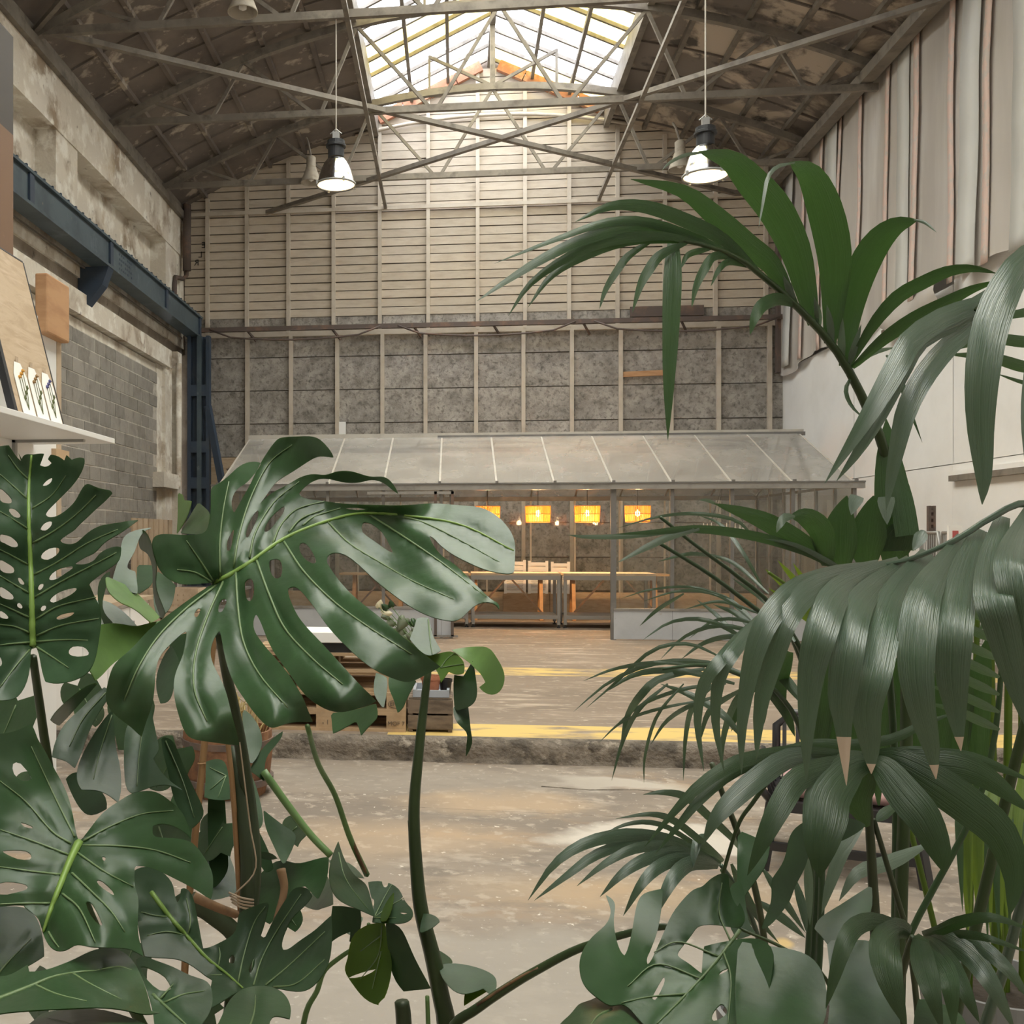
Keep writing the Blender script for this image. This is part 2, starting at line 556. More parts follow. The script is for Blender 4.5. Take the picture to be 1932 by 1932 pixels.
zr = [5.44, 5.0, 4.345, 3.69, 3.035, 2.38, 1.72, 1.06, .42]
for i in range(len(edges) - 1):
    a, b = edges[i], edges[i + 1]
    for k in range(len(zr) - 1):
        if i <= 1 and zr[k + 1] < 2.6:
            continue
        piece('fibre_panel', 'fibre', wall_back, ((a + b) / 2, BY + random.uniform(0, .012), (zr[k] + zr[k + 1]) / 2), (b - a - .01, .03, zr[k] - zr[k + 1] - .018))
    piece('fibre_panel', 'fibre', wall_back, ((a + b) / 2, BY + .01, 5.68), (b - a - .01, .03, .2))
piece('ply_panel', 'ply', wall_back, ((edges[0] + edges[2]) / 2, BY - .01, 1.72), (edges[2] - edges[0], .03, 2.62))
piece('rail', 'stud', wall_back, ((LX + RWX) / 2, BY - .05, 5.45), (RWX - LX - .1, .1, .1))
piece('rail', 'stud', wall_back, ((LX + RWX) / 2, BY - .02, 5.6), (RWX - LX - .1, .03, .04))
piece('rail', 'stud', wall_back, ((LX + RWX) / 2, BY - .09, 7.86), (RWX - LX - .1, .05, .07))
MB().tube([(x, BY - .11, roof_z(x) - .05) for x in np.linspace(RX - 2.6, RX + 2.7, 12)], .035, 6).build('arched_moulding', 'stud', wall_back, smooth=True)
# dark drop cable rail in front of the wall
dp = [aY(375, 628, BY - .3), aY(1495, 592, BY - .3)]
dp[1].z = dp[0].z = (dp[0].z + dp[1].z) / 2
rail = thing('cable_rail', dp[0], 'dark rusted steel rail crossing the tall back wall above the fibre panels', 'rail')
MB().bar(dp[0], dp[1], .05, .085).build('rail_bar', 'steel_rust', rail)
Lr = dp[1] - dp[0]
for k in range(3):
    t0, t1 = (.02 + k * .33), (.02 + k * .33 + .3)
    MB().tube([dp[0] + Lr * (t0 + (t1 - t0) * s) + Vector((0, -.02, -.1 - .13 * (1 - (2 * s - 1) ** 2))) + Vector((0, 0, .1 * (abs(2 * s - 1) > .9))) for s in np.linspace(0, 1, 9)], .018, 6).build('hanging_cable', 'steel_rust', rail, smooth=True)
for p in (470, 630, 785, 935, 1105, 1290):
    c = aY(p, 625, BY - .3); c.z = dp[0].z
    MB().bar(c + Vector((-.06, 0, 0)), c + Vector((.1, .22, -.2)), .03, .04).build('bracket', 'steel_rust', rail)
# red edge boards under the gable glazing
for s in (-1, 1):
    for k in range(4):
        u0, u1 = 2.15 - k * .5, 2.15 - (k + 1) * .5 + .02
        p = Vector((RX + s * u0, BY - .1, wall_top(RX + s * u0) - .1)); q = Vector((RX + s * u1, BY - .1, wall_top(RX + s * u1) - .1))
        MB().bar(p, q, .1, .2).build('gable_board', 'red_brick_edge', wall_back)
# loose bits: wooden batten, dark slab, letters, switch box
c = aY(1213, 705, BY - .06)
piece('batten', 'wood_orange', wall_back, c, (.85, .05, .1), (0, math.radians(-1.5), 0))
c = aY(1258, 587, BY - .06)
piece('dark_slab', 'steel_rust', wall_back, c, (1.35, .06, .19))
c = aY(646, 808, BY - .08)
piece('switch_box', 'white_paint', wall_back, c, (.13, .06, .25))


def lettering(txt, loc, size, mat, parent, rot=(math.pi / 2, 0, 0), mirror=False, ext=.002):
    cu = bpy.data.curves.new('lettering', 'FONT')
    cu.body = txt; cu.size = size; cu.extrude = ext; cu.align_x = 'CENTER'; cu.align_y = 'CENTER'
    o = bpy.data.objects.new('lettering', cu)
    COL.objects.link(o)
    o.location = loc; o.rotation_euler = rot
    if mirror: o.scale = (-1, 1, 1)
    cu.materials.append(MATS[mat] if isinstance(mat, str) else mat)
    me = bpy.data.meshes.new_from_object(o)
    m2 = bpy.data.objects.new('lettering', me)
    COL.objects.link(m2)
    m2.location, m2.rotation_euler, m2.scale = o.location, o.rotation_euler, o.scale
    bpy.data.objects.remove(o)
    par(m2, parent)
    return m2


for ch, px, py in (('E', 384, 463), ('L', 378, 481), ('R', 371, 496)):
    lettering(ch, aY(px, py, BY - .03), .17, 'ink', wall_back, mirror=True)

# ---- left wall: concrete frame, deep panels, block infill
wall_left = MB().b2((LX - .6, REAR, LOW), (LX - .46, BY + .2, 8.6)).build('wall_left', 'render_dark', kind='structure')
def wl(name, mat, y0, y1, z0, z1, x0=LX - .46, x1=LX): return piece(name, mat, wall_left, ((x0 + x1) / 2, (y0 + y1) / 2, (z0 + z1) / 2), (x1 - x0, y1 - y0, z1 - z0))
wl('upper_wall', 'plaster', REAR, BY, 5.2, 8.4, LX - .45, LX - .3)
ys = [18.7, 13.4, 8.1, 2.8, -2.5]
wl('beam', 'plaster', REAR, BY, 7.0, 7.75, LX - .35, LX + .02)
wl('beam', 'plaster', REAR, BY, 5.2, 5.6, LX - .35, LX)
for y in ys:
    wl('pilaster', 'plaster', y, y + (1.3 if y > 18 else .8), 5.2, 7.3, LX - .35, LX)
wl('lintel', 'plaster', 8.6, 18.75, 4.62, 4.95, LX - .46, LX + .1)
wl('lintel_soffit', 'plaster', 8.6, 18.75, 4.45, 4.6, LX - .46, LX - .03)
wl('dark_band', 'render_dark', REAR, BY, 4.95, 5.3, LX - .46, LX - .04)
wl('pilaster', 'plaster', 18.15, 19.35, LOW, 4.7, LX - .46, LX - .01)
wl('pilaster', 'plaster', 18.5, 18.95, 1.6, 4.62, LX - .05, LX + .05)
wl('pilaster', 'plaster', 19.1, 19.4, LOW, 5.0, LX - .05, LX + .12)
wl('ledge', 'plaster', 17.9, 18.9, 2.35, 2.62, LX - .05, LX + .2)
# block infill 10.9 .. 18.15
infill = wl('mortar_bed', 'mortar', 9.6, 18.15, LOW, 4.45, LX - .46, LX - .014)
bl, bh = .46, .215
cnt = 0
z = 4.34
r = 0
while z > .9 and cnt < 285:
    y = 18.05 - (bl / 2 if r % 2 else 0) - bl / 2 + .12
    while y > 11.6 and cnt < 285:
        if 11.6 < y < 18.0:
            piece('block', 'block', wall_left, (LX - .035 + random.uniform(-.004, .006), y, z), (.05, bl - .022, bh - .02))
            cnt += 1
        y -= bl
    z -= bh; r += 1
# services on that wall
pc = LX + .17
MB().tube([(pc, 19.0, 4.75), (pc, 19.0, 2.5), (pc, 18.9, 2.4)], .055, 10).build('drain_pipe', 'plaster', wall_left, smooth=True)
MB().tube([(LX + .12, 19.75, 7.9), (LX + .12, 19.75, 6.62), (LX + .1, 19.55, 6.5), (LX + .05, 19.2, 6.45), (LX + .05, 19.15, 6.3), (LX + .05, 19.1, 5.75)], .045, 8).build('drain_pipe', 'steel_rust', wall_left, smooth=True)
MB().tube([(LX + .14, 19.7, 8.0), (LX + .14, 19.7, 6.7)], .085, 8).build('drain_pipe', 'steel_rust', wall_left, smooth=True)
# eave beam
MB().b2((LX - .05, REAR, 7.72), (LX + .1, BY, 7.86)).build('eave_beam', 'steel', wall_left)
MB().b2((LX - .05, REAR, 7.94), (LX + .03, BY, 8.02)).build('eave_beam', 'steel', wall_left)

# ---- blue crane runway beam on brackets, with its column
cr = thing('crane_beam', (-5.0, 5.0, 5.36), 'blue painted steel crane runway beam running along the peeling side wall', 'crane beam')
BX = -5.0
MB().b2((BX - .02, 4, 5.4), (BX, 19.75, 5.75)).build('web_plate', 'blue_steel', cr)
MB().b2((BX - .2, 4, 5.74), (BX + .045, 19.75, 5.775)).build('top_flange', 'blue_steel', cr)
MB().b2((BX - .24, 4, 5.36), (BX + .03, 19.75, 5.4)).build('bottom_flange', 'blue_steel', cr)
MB().b2((BX - .36, 4, 5.33), (BX - .33, 19.6, 5.36)).build('power_rail', 'steel', cr)
for y in (5.4, 8.3, 11.6, 14.42, 17.3, 19.62):
    piece('stiffener', 'blue_dark', cr, (BX + .015, y, 5.57), (.03, .13, .34))
for k in range(56):
    piece('bolt', 'blue_dark', cr, (BX + .02, 5.2 + k * .26, 5.79), (.035, .035, .03))
for y in (8.2, 14.3):
    MB().add(*MB().prism([(LX - .03, y, 5.36), (BX + .02, y, 5.36), (BX - .08, y, 5.1), (LX + .02, y, 4.72), (LX - .03, y, 4.72)], (0, .22, 0)).__dict__.values()).build('bracket', 'blue_dark', cr)
pl = aX(237, 508, BX + .003)
sm = MB()          # worn stencilled block, too faded to read
for r_ in range(4):
    for k in range(7):
        if (r_ * 5 + k * 3) % 7 != 2:
            yy = pl.y - .3 + k * .095 + .02 * (r_ % 2)
            sm.b2((BX + .001, yy, 5.66 - r_ * .07), (BX + .004, yy + .03 + .012 * ((k + r_) % 3), 5.69 - r_ * .07))
sm.build('faded_stencil', 'blue_dark', cr, kind='stuff')
colm = thing('crane_column', (-5.0, 19.5, 0), 'dark blue riveted steel column with a slanting brace in the back corner', 'column')
for dx, w, mt in ((-.2, .07, 'blue_dark'), (0, .09, 'blue_steel'), (.17, .07, 'blue_dark')):
    MB().b2((BX + .04 + dx - w / 2, 19.45, 0), (BX + .04 + dx + w / 2, 19.6, 5.36)).build('flange', mt, colm)
MB().b2((BX - .12, 19.56, 0), (BX + .2, 19.6, 5.36)).build('web_plate', 'blue_dark', colm)
MB().bar((BX + .2, 19.5, 4.0), (BX + .56, 19.4, 2.2), .1, .12).build('brace', 'blue_dark', colm)
MB().bar((BX + .56, 19.4, 2.2), (BX + .1, 19.45, 1.1), .1, .12).build('brace', 'blue_dark', colm)
for z in (4.3, 3.2, 2.5, 1.6):
    piece('gusset', 'blue_dark', colm, (BX + .04, 19.47, z), (.36, .03, .22))
MB().tube([(BX + .62, 19.3, 2.75), (BX + .66, 19.3, 2.75), (BX + .66, 19.3, 2.3)], .02, 6).build('hook', 'steel_rust', colm)
for z in (2.75, 2.42):
    MB().lathe([(0, -.04), (.045, 0), (0, .04)], (BX + .67, 19.3, z), 8).build('knob', 'steel_rust', colm)
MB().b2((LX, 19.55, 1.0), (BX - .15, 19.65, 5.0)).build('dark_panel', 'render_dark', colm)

# ---- right wall: white panels below, sheeting above
CX = 6.08
wall_right = MB().b2((RWX - .1, REAR, LOW), (RWX + .2, BY + .2, 8.4)).build('wall_right', 'white_wall', kind='structure')
wp = thing('white_partition', (CX, 12, 0), 'tall white painted board partition along the side wall under the sheeting', 'partition')
jy = [BY, aX(1610, 800, CX).y, aX(1705, 800, CX).y, aX(1797, 800, CX).y, 11.6, 9.6, 7.6, 5.6, 3.6, 1.6, -.4]
for i in range(len(jy) - 1):
    a, b = jy[i + 1], jy[i]
    piece('panel', 'white_wall', wp, (CX + .03, (a + b) / 2, 1.09), (.06, b - a - (.004 if i < 3 else 0), 2.5))
    t = 4.56 + (.12 if i % 2 else 0)
    piece('panel', 'white_wall', wp, (CX + .035 + .01 * (i % 2), (a + b) / 2, (2.35 + t) / 2), (.06, b - a - .012, t - 2.355))
MB().b2((CX - .07, -.5, 2.13), (CX + .02, jy[3] - .05, 2.2)).build('ledge', 'steel', wp)
MB().b2((CX - .05, -.5, 2.2), (CX + .02, jy[3] - .05, 2.26)).build('ledge', 'white_wall', wp)
# hanging sheeting, pleated, with taped strips
sh = thing('wall_sheeting', (CX, 12, 4.4), 'grey translucent plastic sheeting hung in vertical folds high on the side wall', 'sheeting')
vs, fs = [], []
NY, NZ = 260, 14
def sheet_x(y, z):
    k = (8.1 - z) / 3.6
    return CX - .02 - .02 * math.sin(y * 5.1 + math.sin(y * 1.7) * 2) * (.4 + k) - .025 * noise.noise(Vector((y * 3.5, z * .4, 5))) - .06 * k - .02 * noise.noise(Vector((y * 2, z * .8, 0)))
def sheet_bot(y): return 4.5 + .09 * math.sin(y * 2.2) + .12 * noise.noise(Vector((y * 1.1, 3, 0))) + (.28 if 13.0 < y < 14.6 else 0)
for i in range(NY + 1):
    y = 3 + i * (BY - .1 - 3) / NY
    top = roof_z(CX) - .12 + .02 * math.sin(y * 4)
    for j in range(NZ + 1):
        z = top + (sheet_bot(y) - top) * j / NZ
        vs.append((sheet_x(y, z), y, z))
for i in range(NY):
    for j in range(NZ):
        a = i * (NZ + 1) + j
        fs.append((a, a + 1, a + NZ + 2, a + NZ + 1))
MB().add(vs, fs).build('sheet', 'curtain', sh, smooth=True)
strips = [(y, 1) for y in (19.4, 17.25, 14.65, 12.75, 11.7, 10.2, 8.4, 6.6)] + [(y, 0) for y in (18.6, 17.75, 17.0, 16.1, 15.15, 14.2, 13.25, 12.35, 11.3, 10.6, 9.6, 8.9, 7.8)]
for k, (y, pale) in enumerate(strips):
    w = random.uniform(.36, .46) if pale else random.uniform(.12, .17)
    v2, f2 = [], []
    for j in range(25):
        z = roof_z(CX) - .2 + (4.55 - roof_z(CX) + .2) * j / 24
        for s in (-1, 1):
            yy = y + s * w / 2 + .008 * math.sin(z * .9 + k) + (0 if pale else .012 * noise.noise(Vector((z * 6, k, s))))
            v2.append((sheet_x(y, z) - (.035 if pale else .03), yy, z))
    for j in range(24):
        f2.append((2 * j, 2 * j + 1, 2 * j + 3, 2 * j + 2))
    mb = MB().add(v2, f2)
    o = mb.build('pale_strip' if pale else 'tape_strip', 'curtain_pale' if pale else 'pink_strip', sh, smooth=True)
    so = o.modifiers.new('thick', 'SOLIDIFY'); so.thickness = .008
# loose flap of the sheeting folded over the partition
v2, f2 = [], []
for i in range(15):
    for j in range(7):
        a, b = i / 14, j / 6
        v2.append((CX - .12 - .14 * math.sin(b * math.pi * .8) - .03 * math.sin(a * 9), 13.3 + 1.7 * a, 4.72 - .55 * b * (1 - .35 * abs(2 * a - 1)) - .08 * math.sin(a * 3.1)))
for i in range(14):
    for j in range(6):
        a = i * 7 + j
        f2.append((a, a + 1, a + 8, a + 7))
MB().add(v2, f2).build('loose_flap', 'curtain', sh, smooth=True)
MB().b2((CX - .12, 13.2, 4.22), (CX - .02, 15.2, 4.36)).build('timber_edge', 'wood_old', sh)
for y in (19.75,):
    MB().b2((CX - .16, y, 4.5), (CX - .06, y + .14, 7.9)).build('timber_edge', 'steel_rust', sh)
MB().b2((CX - .3, REAR, 7.98), (CX - .12, BY, 8.14)).build('eave_beam', 'steel', wall_right)
MB().b2((CX - .12, REAR, 8.16), (CX + .6, BY, 8.26)).build('eave_beam', 'steel', wall_right)

# ---- rear wall behind the camera, closed: the photograph shows no light from that side
MB().b2((LX - .3, REAR - .2, LOW), (RWX + .3, REAR, 10.8)).build('wall_rear', 'plaster', kind='structure')

# ---- roof: arched tin, joists, purlins
def roofside(s):
    vs, fs = [], []
    us = np.linspace(2.2, 6.4, 13)
    for u in us:
        x = RX + s * u
        for y in (REAR, BY + .1):
            vs.append((x, y, roof_z(x)))
    for u in us[::-1]:
        x = RX + s * u
        for y in (REAR, BY + .1):
            vs.append((x, y, roof_z(x) + .12))
    n = len(vs) // 2
    for i in range(n - 1):
        fs.append((2 * i, 2 * i + 1, 2 * i + 3, 2 * i + 2))
    fs.append((2 * n - 2, 2 * n - 1, 1, 0))
    return vs, fs
ceiling = thing('ceiling', (0, 0, 0), kind='structure')
for s, mt in ((-1, 'tin'), (1, 'tin_right')):
    MB().add(*roofside(s)).build('roof_skin', mt, ceiling)
    for u in (2.9, 3.6, 4.3, 5.0, 5.6):
        x = RX + s * u
        MB().b2((x - .035, REAR, roof_z(x) - .07), (x + .035, BY, roof_z(x) + .01)).build('purlin', 'tin' if s < 0 else 'steel', ceiling)
    for y in np.arange(-5.5, 19.9, .97):
        pts = [(RX + s * u, y, roof_z(RX + s * u) - .012) for u in np.linspace(2.2, 6.2, 6)]
        MB().tube(pts, .022, 4).build('roof_seam', 'tin', ceiling)
    x = RX + s * 2.2
    MB().b2((x - .05, REAR, roof_z(x) - .16), (x + .05, BY, EAVE)).build('skylight_curb', 'steel', ceiling)

# ---- lantern skylight
win = thing('window_1', (0, 0, 0), kind='structure')
sp = .575
ny = int((BY - REAR) / sp)
for s in (-1, 1):
    for k in range(ny + 1):
        y = BY - .02 - k * sp
        p, q = (RX + s * .02, y, RIDGE), (RX + s * 2.26, y, EAVE)
        MB().bar(p, q, .055, .06).build('glazing_bar', 'steel', win)
        if k < ny:
            c = (RX + s * 1.14, y - sp / 2, (RIDGE + EAVE) / 2 + .03)
            mt = 'sky_pane_cream' if (k * 7 + (s > 0) * 3) % 5 in (1, 3) else 'sky_pane'
            piece('pane', mt, win, c, (2.26 / math.cos(sl), sp - .03, .008), (0, s * sl, 0))
    for u in (.8, 1.5):
        z = RIDGE - (RIDGE - EAVE) * u / 2.2 - .07
        MB().b2((RX + s * u - .03, REAR, z - .05), (RX + s * u + .03, BY, z + .04)).build('purlin', 'steel', win)
MB().b2((RX - .05, REAR, RIDGE - .16), (RX + .05, BY, RIDGE)).build('ridge_beam', 'steel', win)

# ---- trusses
TZ = 7.92
nodes_b = [.98, 2.75, 4.45]
nodes_t = [0, 2.15, 3.9, 5.3]
def truss(y, label):
    t = thing('roof_truss', (RX, y, TZ), label, 'roof truss', 'steel roof trusses', 'structure')
    MB().b2((LX, y - .035, TZ - .05), (CX - .05, y + .035, TZ + .05)).build('bottom_chord', 'steel', t)
    xs = np.linspace(LX + .05, RWX - .5, 25)
    for i in range(24):
        pass
    pts = [(x, y, roof_z(x) - .17) for x in xs]
    vs, fs = [], []
    for (x, yy, z) in pts:
        vs += [(x, y - .05, z - .06), (x, y + .05, z - .06), (x, y + .05, z + .06), (x, y - .05, z + .06)]
    for i in range(len(pts) - 1):
        for k in range(4):
            fs.append((4 * i + k, 4 * i + (k + 1) % 4, 4 * i + 4 + (k + 1) % 4, 4 * i + 4 + k))
    MB().add(vs, fs).build('top_chord', 'steel', t)
    for s in (-1, 1):
        seq = []
        for i in range(3):
            seq += [(nodes_t[i], nodes_b[i]), (nodes_t[i + 1], nodes_b[i])]
        for ut, ub in seq:
            xt = RX + s * ut; xb = RX + s * ub + s * (.05 if ut > ub else -.05)
            MB().bar((xb, y, TZ), (xt, y, roof_z(xt) - .2), .045, .05).build('web_bar', 'steel', t)
        # lantern struts
        u = 1.12
        MB().bar((RX + s * .05, y, 9.5), (RX + s * u, y, RIDGE - (RIDGE - EAVE) * u / 2.2 - .12), .05, .05).build('lantern_strut', 'steel', t)
        MB().bar((RX + s * u, y, roof_z(RX + s * u) - .15), (RX + s * u, y, RIDGE - (RIDGE - EAVE) * u / 2.2 - .1), .045, .045).build('lantern_post', 'steel', t)
    MB().bar((RX, y, 9.45), (RX, y, RIDGE - .1), .09, .09).build('king_post', 'steel', t)
    return t
truss(18.4, 'steel roof truss against the clad back wall')
truss(15.5, 'steel roof truss one bay in from the back wall, a small bulb under its chord')
truss(12.6, 'steel roof truss that carries the two lit pendant lamps')
truss(9.7, 'steel roof truss above the kerb')
br = thing('roof_bracing', (RX, 16, TZ), 'crossed steel bracing bars under the skylight between the trusses', 'bracing', kind='structure')
MB().bar((LX + .05, 12.55, TZ + .03), (5.3, 19.9, TZ - .05), .085, .07).build('diagonal_bar', 'steel', br)
MB().bar((-3.75, 19.95, TZ - .06), (CX - .1, 13.0, TZ + .03), .085, .07).build('diagonal_bar', 'steel', br)
MB().bar((-1.36, 19.95, TZ - .05), (-1.3, 3, TZ - .04), .06, .06).build('runner', 'steel', br)
MB().bar((2.7, 19.95, TZ - .05), (2.72, 3, TZ - .04), .06, .06).build('runner', 'steel', br)
MB().bar((LX, 12.6, TZ - .02), (-2.6, 10.2, TZ + .6), .06, .06).build('diagonal_bar', 'steel', br)

# ================================================================ GREENHOUSE
GX0, GX1 = -3.47, 5.46
GF, GR, GB = 14.78, 17.1, 19.4
GE, GT, GBASE = 2.17, 3.1, .43
gh = thing('greenhouse', ((GX0 + GX1) / 2, GF, 0), 'grey metal framed glass greenhouse standing inside the hall', 'greenhouse')
GXS = [5.44 - .81 * k for k in range(12)]
MB().b2((GX0 - .1, GF - .08, GE - .05), (GX1 + .1, GF + .04, GE + .03)).build('gutter', 'alu', gh)
MB().b2((GX0 - .1, GF - .1, GE + .03), (GX1 + .1, GF - .06, GE + .05)).build('gutter_lip', 'alu_dark', gh)
MB().b2((GX0, GB - .06, GE - .05), (GX1, GB + .04, GE + .03)).build('back_plate', 'alu_dark', gh)
MB().b2((GX0 - .02, GR - .06, GT - .02), (GX1 + .05, GR + .06, GT + .07)).build('ridge_cap', 'alu_pale', gh)
MB().b2((-.3, GR - .075, GT - .03), (GX1 + .07, GR - .04, GT + .03)).build('ridge_flashing', 'alu_dark', gh)
ga = math.atan2(GT - GE, GR - GF)
for i, x in enumerate(GXS):
    MB().bar((x, GF, GE + .02), (x, GR, GT), .028, .04).build('rafter', 'alu_pale', gh)
    MB().bar((x, GB, GE + .02), (x, GR, GT), .028, .04).build('rafter', 'alu', gh)
    if i < 11:
        xc = x - .405
        L = math.hypot(GR - GF, GT - GE)
        piece('roof_pane', 'glass_roof', gh, (xc, (GF + GR) / 2, (GE + GT) / 2 + .025), (.78, L, .006), (ga, 0, 0))
        piece('roof_pane', 'glass_roof', gh, (xc, (GB + GR) / 2, (GE + GT) / 2 + .025), (.78, L, .006), (-ga, 0, 0))
    piece('bolt', 'alu_dark', gh, (x, GF - .09, GE + .06), (.04, .04, .03))
doorL, doorR = aY(851, 1100, GF).x, aY(1157, 1100, GF).x
def ghpost(x, y, w=.05): return MB().b2((x - w / 2, y - .03, 0), (x + w / 2, y + .03, GE - .03)).build('post', 'alu_dark', gh)
fx = [GX1 - .02] + [p for p in GXS[1:4]] + [doorR]
for x in fx: ghpost(x, GF, .075 if x == doorR else .05)
fl_ = [doorL, doorL - .14] + [x for x in GXS if x < doorL - .3]
for x in fl_: ghpost(x, GF, .045)
fx = sorted(fx); fl_ = sorted(fl_ + [GX0])
for seq in (fx, fl_):
    for a, b in zip(seq[:-1], seq[1:]):
        piece('wall_pane', 'glass_front', gh, ((a + b) / 2, GF, (GBASE + GE) / 2), (b - a - .04, .006, GE - GBASE))
        piece('base_panel', 'sheet_grey', gh, ((a + b) / 2, GF - .02, GBASE / 2), (b - a - .005, .03, GBASE - .02))
    MB().b2((seq[0], GF - .05, GBASE - .015), (seq[-1], GF + .03, GBASE + .015)).build('sill', 'alu', gh)
# sliding door parked to one side
for x in (doorL - .22, doorL + .02):
    MB().b2((x - .02, GF - .12, .03), (x + .02, GF - .09, 2.1)).build('door_stile', 'steel_rust', gh)
MB().b2((doorL - 1.2, GF - .12, 2.06), (doorL + .05, GF - .09, 2.1)).build('door_rail', 'alu', gh)
MB().b2((doorL - .9, GF - .12, .02), (doorL + .1, GF - .09, .05)).build('door_rail', 'alu', gh)
# back and gable walls
bx = GXS + [GX0]
for a, b in zip(bx[1:], bx[:-1]):
    piece('wall_pane', 'glass_front', gh, ((a + b) / 2, GB, (GBASE + GE) / 2), (b - a - .03, .006, GE - GBASE))
    piece('base_panel', 'ply', gh, ((a + b) / 2, GB - .02, GBASE / 2), (b - a - .005, .03, GBASE - .02))
    MB().b2((b - .015, GB - .02, 0), (b + .015, GB + .02, GE)).build('post', 'alu_pale', gh)
for x in (GX0, GX1):
    yy = [GF, 15.55, 16.33, GR, 17.87, 18.65, GB]
    for y0, y1 in zip(yy[:-1], yy[1:]):
        zt0, zt1 = [GE + (GT - GE) * (1 - abs(y - GR) / (GR - GF)) for y in (y0, y1)]
        MB().prism([(x, y0 + .02, GBASE), (x, y1 - .02, GBASE), (x, y1 - .02, zt1), (x, y0 + .02, zt0)], (.006, 0, 0)).build('gable_pane', 'glass_front', gh)
        piece('base_panel', 'sheet_grey', gh, (x, (y0 + y1) / 2, GBASE / 2), (.03, y1 - y0, GBASE - .02))
        MB().b2((x - .02, y1 - .02, 0), (x + .02, y1 + .02, zt1)).build('post', 'alu', gh)
    MB().bar((x, GF, GE), (x, GB, GE), .03, .04).build('tie', 'alu_dark', gh)
# tie rods inside
for x in GXS[1:11:2]:
    MB().bar((x, GF + 1.0, GE + .3), (x, GB - 1.0, GE + .3), .02, .02).build('collar_tie', 'alu', gh)

# ---- worktables in the greenhouse
def steel_table(x0, x1, y0, y1, label):
    t = thing('steel_worktable', ((x0 + x1) / 2, (y0 + y1) / 2, 0), label, 'table', 'steel worktables in the greenhouse')
    MB().b2((x0, y0, .83), (x1, y1, .87)).build('table_top', 'pine_pale', t)
    MB().b2((x0, y0 - .004, .765), (x1, y0 + .03, .835)).build('apron', 'zinc', t)
    MB().b2((x0 + .05, y0 + .02, .17), (x1 - .05, y1, .2)).build('shelf', 'zinc', t)
    MB().b2((x0 + .03, y0, .14), (x1 - .03, y0 + .03, .2)).build('shelf_rail', 'zinc', t)
    for x in (x0 + .03, x1 - .03):
        for y in (y0 + .03, y1 - .03):
            o = MB().b2((x - .025, y - .025, .05), (x + .025, y + .025, .83)).build('leg', 'zinc', t)
            MB().lathe([(0, .0), (.03, .0), (.03, .02), (.012, .025), (.012, .06)], (x, y, 0), 10).build('foot', 'lamp_black', o)
    return t
TY0, TY1 = 16.55, 17.3
tx = [aY(p, 1080, TY0).x for p in (760, 884, 889, 1058, 1063, 1238)]
steel_table(tx[2], tx[3], TY0, TY1, 'steel worktable in the greenhouse in front of the white louvred shutters')
steel_table(tx[4], tx[5], TY0, TY1, 'steel worktable in the greenhouse beside the grey door post')
steel_table(tx[0], tx[1], TY0, TY1, 'steel worktable in the greenhouse, end of the row toward the crane column')
def trestle(x0, x1, y0, label):
    t = thing('trestle_table', ((x0 + x1) / 2, y0 + .3, 0), label, 'table', 'wooden trestle tables in the greenhouse')
    MB().b2((x0, y0, .78), (x1, y0 + .6, .81)).build('table_top', 'pine', t)
    for x in (x0 + .25, x1 - .25):
        MB().bar((x, y0 + .05, 0), (x, y0 + .2, .78), .06, .05).build('leg', 'wood_orange', t)
        MB().bar((x, y0 + .55, 0), (x, y0 + .4, .78), .06, .05).build('leg', 'wood_orange', t)
        d = .55 if x < (x0 + x1) / 2 else -.55
        MB().bar((x, y0 + .05, .15), (x + d, y0 + .08, .76), .03, .03).build('brace', 'steel_rust', t)
    return t
a = [aY(p, 1090, 17.9).x for p in (640, 760, 870, 1050, 1056, 1268)]
trestle(a[0], a[1] + .2, 17.9, 'pine trestle table at the greenhouse end toward the crane column')
trestle(a[2], a[3], 17.9, 'pine trestle table directly before the louvred shutters')
trestle(a[4], a[5], 17.9, 'pine trestle table behind the steel table near the door post')
for k, (p0, p1) in enumerate(((951, 992), (996, 1034), (1039, 1075))):
    c0, c1 = aY(p0, 1090, 18.9), aY(p1, 1090, 18.9)
    t = thing('louvred_shutter', ((c0.x + c1.x) / 2, 18.9, 0), ('white louvred panel behind the tables, end one toward the crane column', 'white louvred panel behind the tables, middle one of three', 'white louvred panel behind the tables, end one toward the white partition')[k], 'shutter', 'white louvred panels')
    x0, x1, z0, z1 = c0.x, c1.x, .43, 1.0 - .015 * k
    MB().b2((x0 - .02, 18.82, 0), (x1 + .02, 18.94, .42)).build('plinth', 'ply', t)
    for x in (x0, x1 - .05):
        MB().b2((x, 18.86, .42), (x + .05, 18.9, z1 + .03)).build('stile', 'white_plastic', t)
    for z in (z0, z1 - .06, z1 - .16):
        MB().b2((x0, 18.865, z), (x1, 18.895, z + .05)).build('rail', 'white_plastic', t)
    MB().b2((x0 + .02, 18.895, z0), (x1 - .02, 18.905, z1)).build('panel', 'white_plastic', t)
    for q in range(9):
        piece('slat', 'white_plastic', t, ((x0 + x1) / 2, 18.88, z0 + .07 + q * .036), (x1 - x0 - .08, .03, .022), (.5, 0, 0))
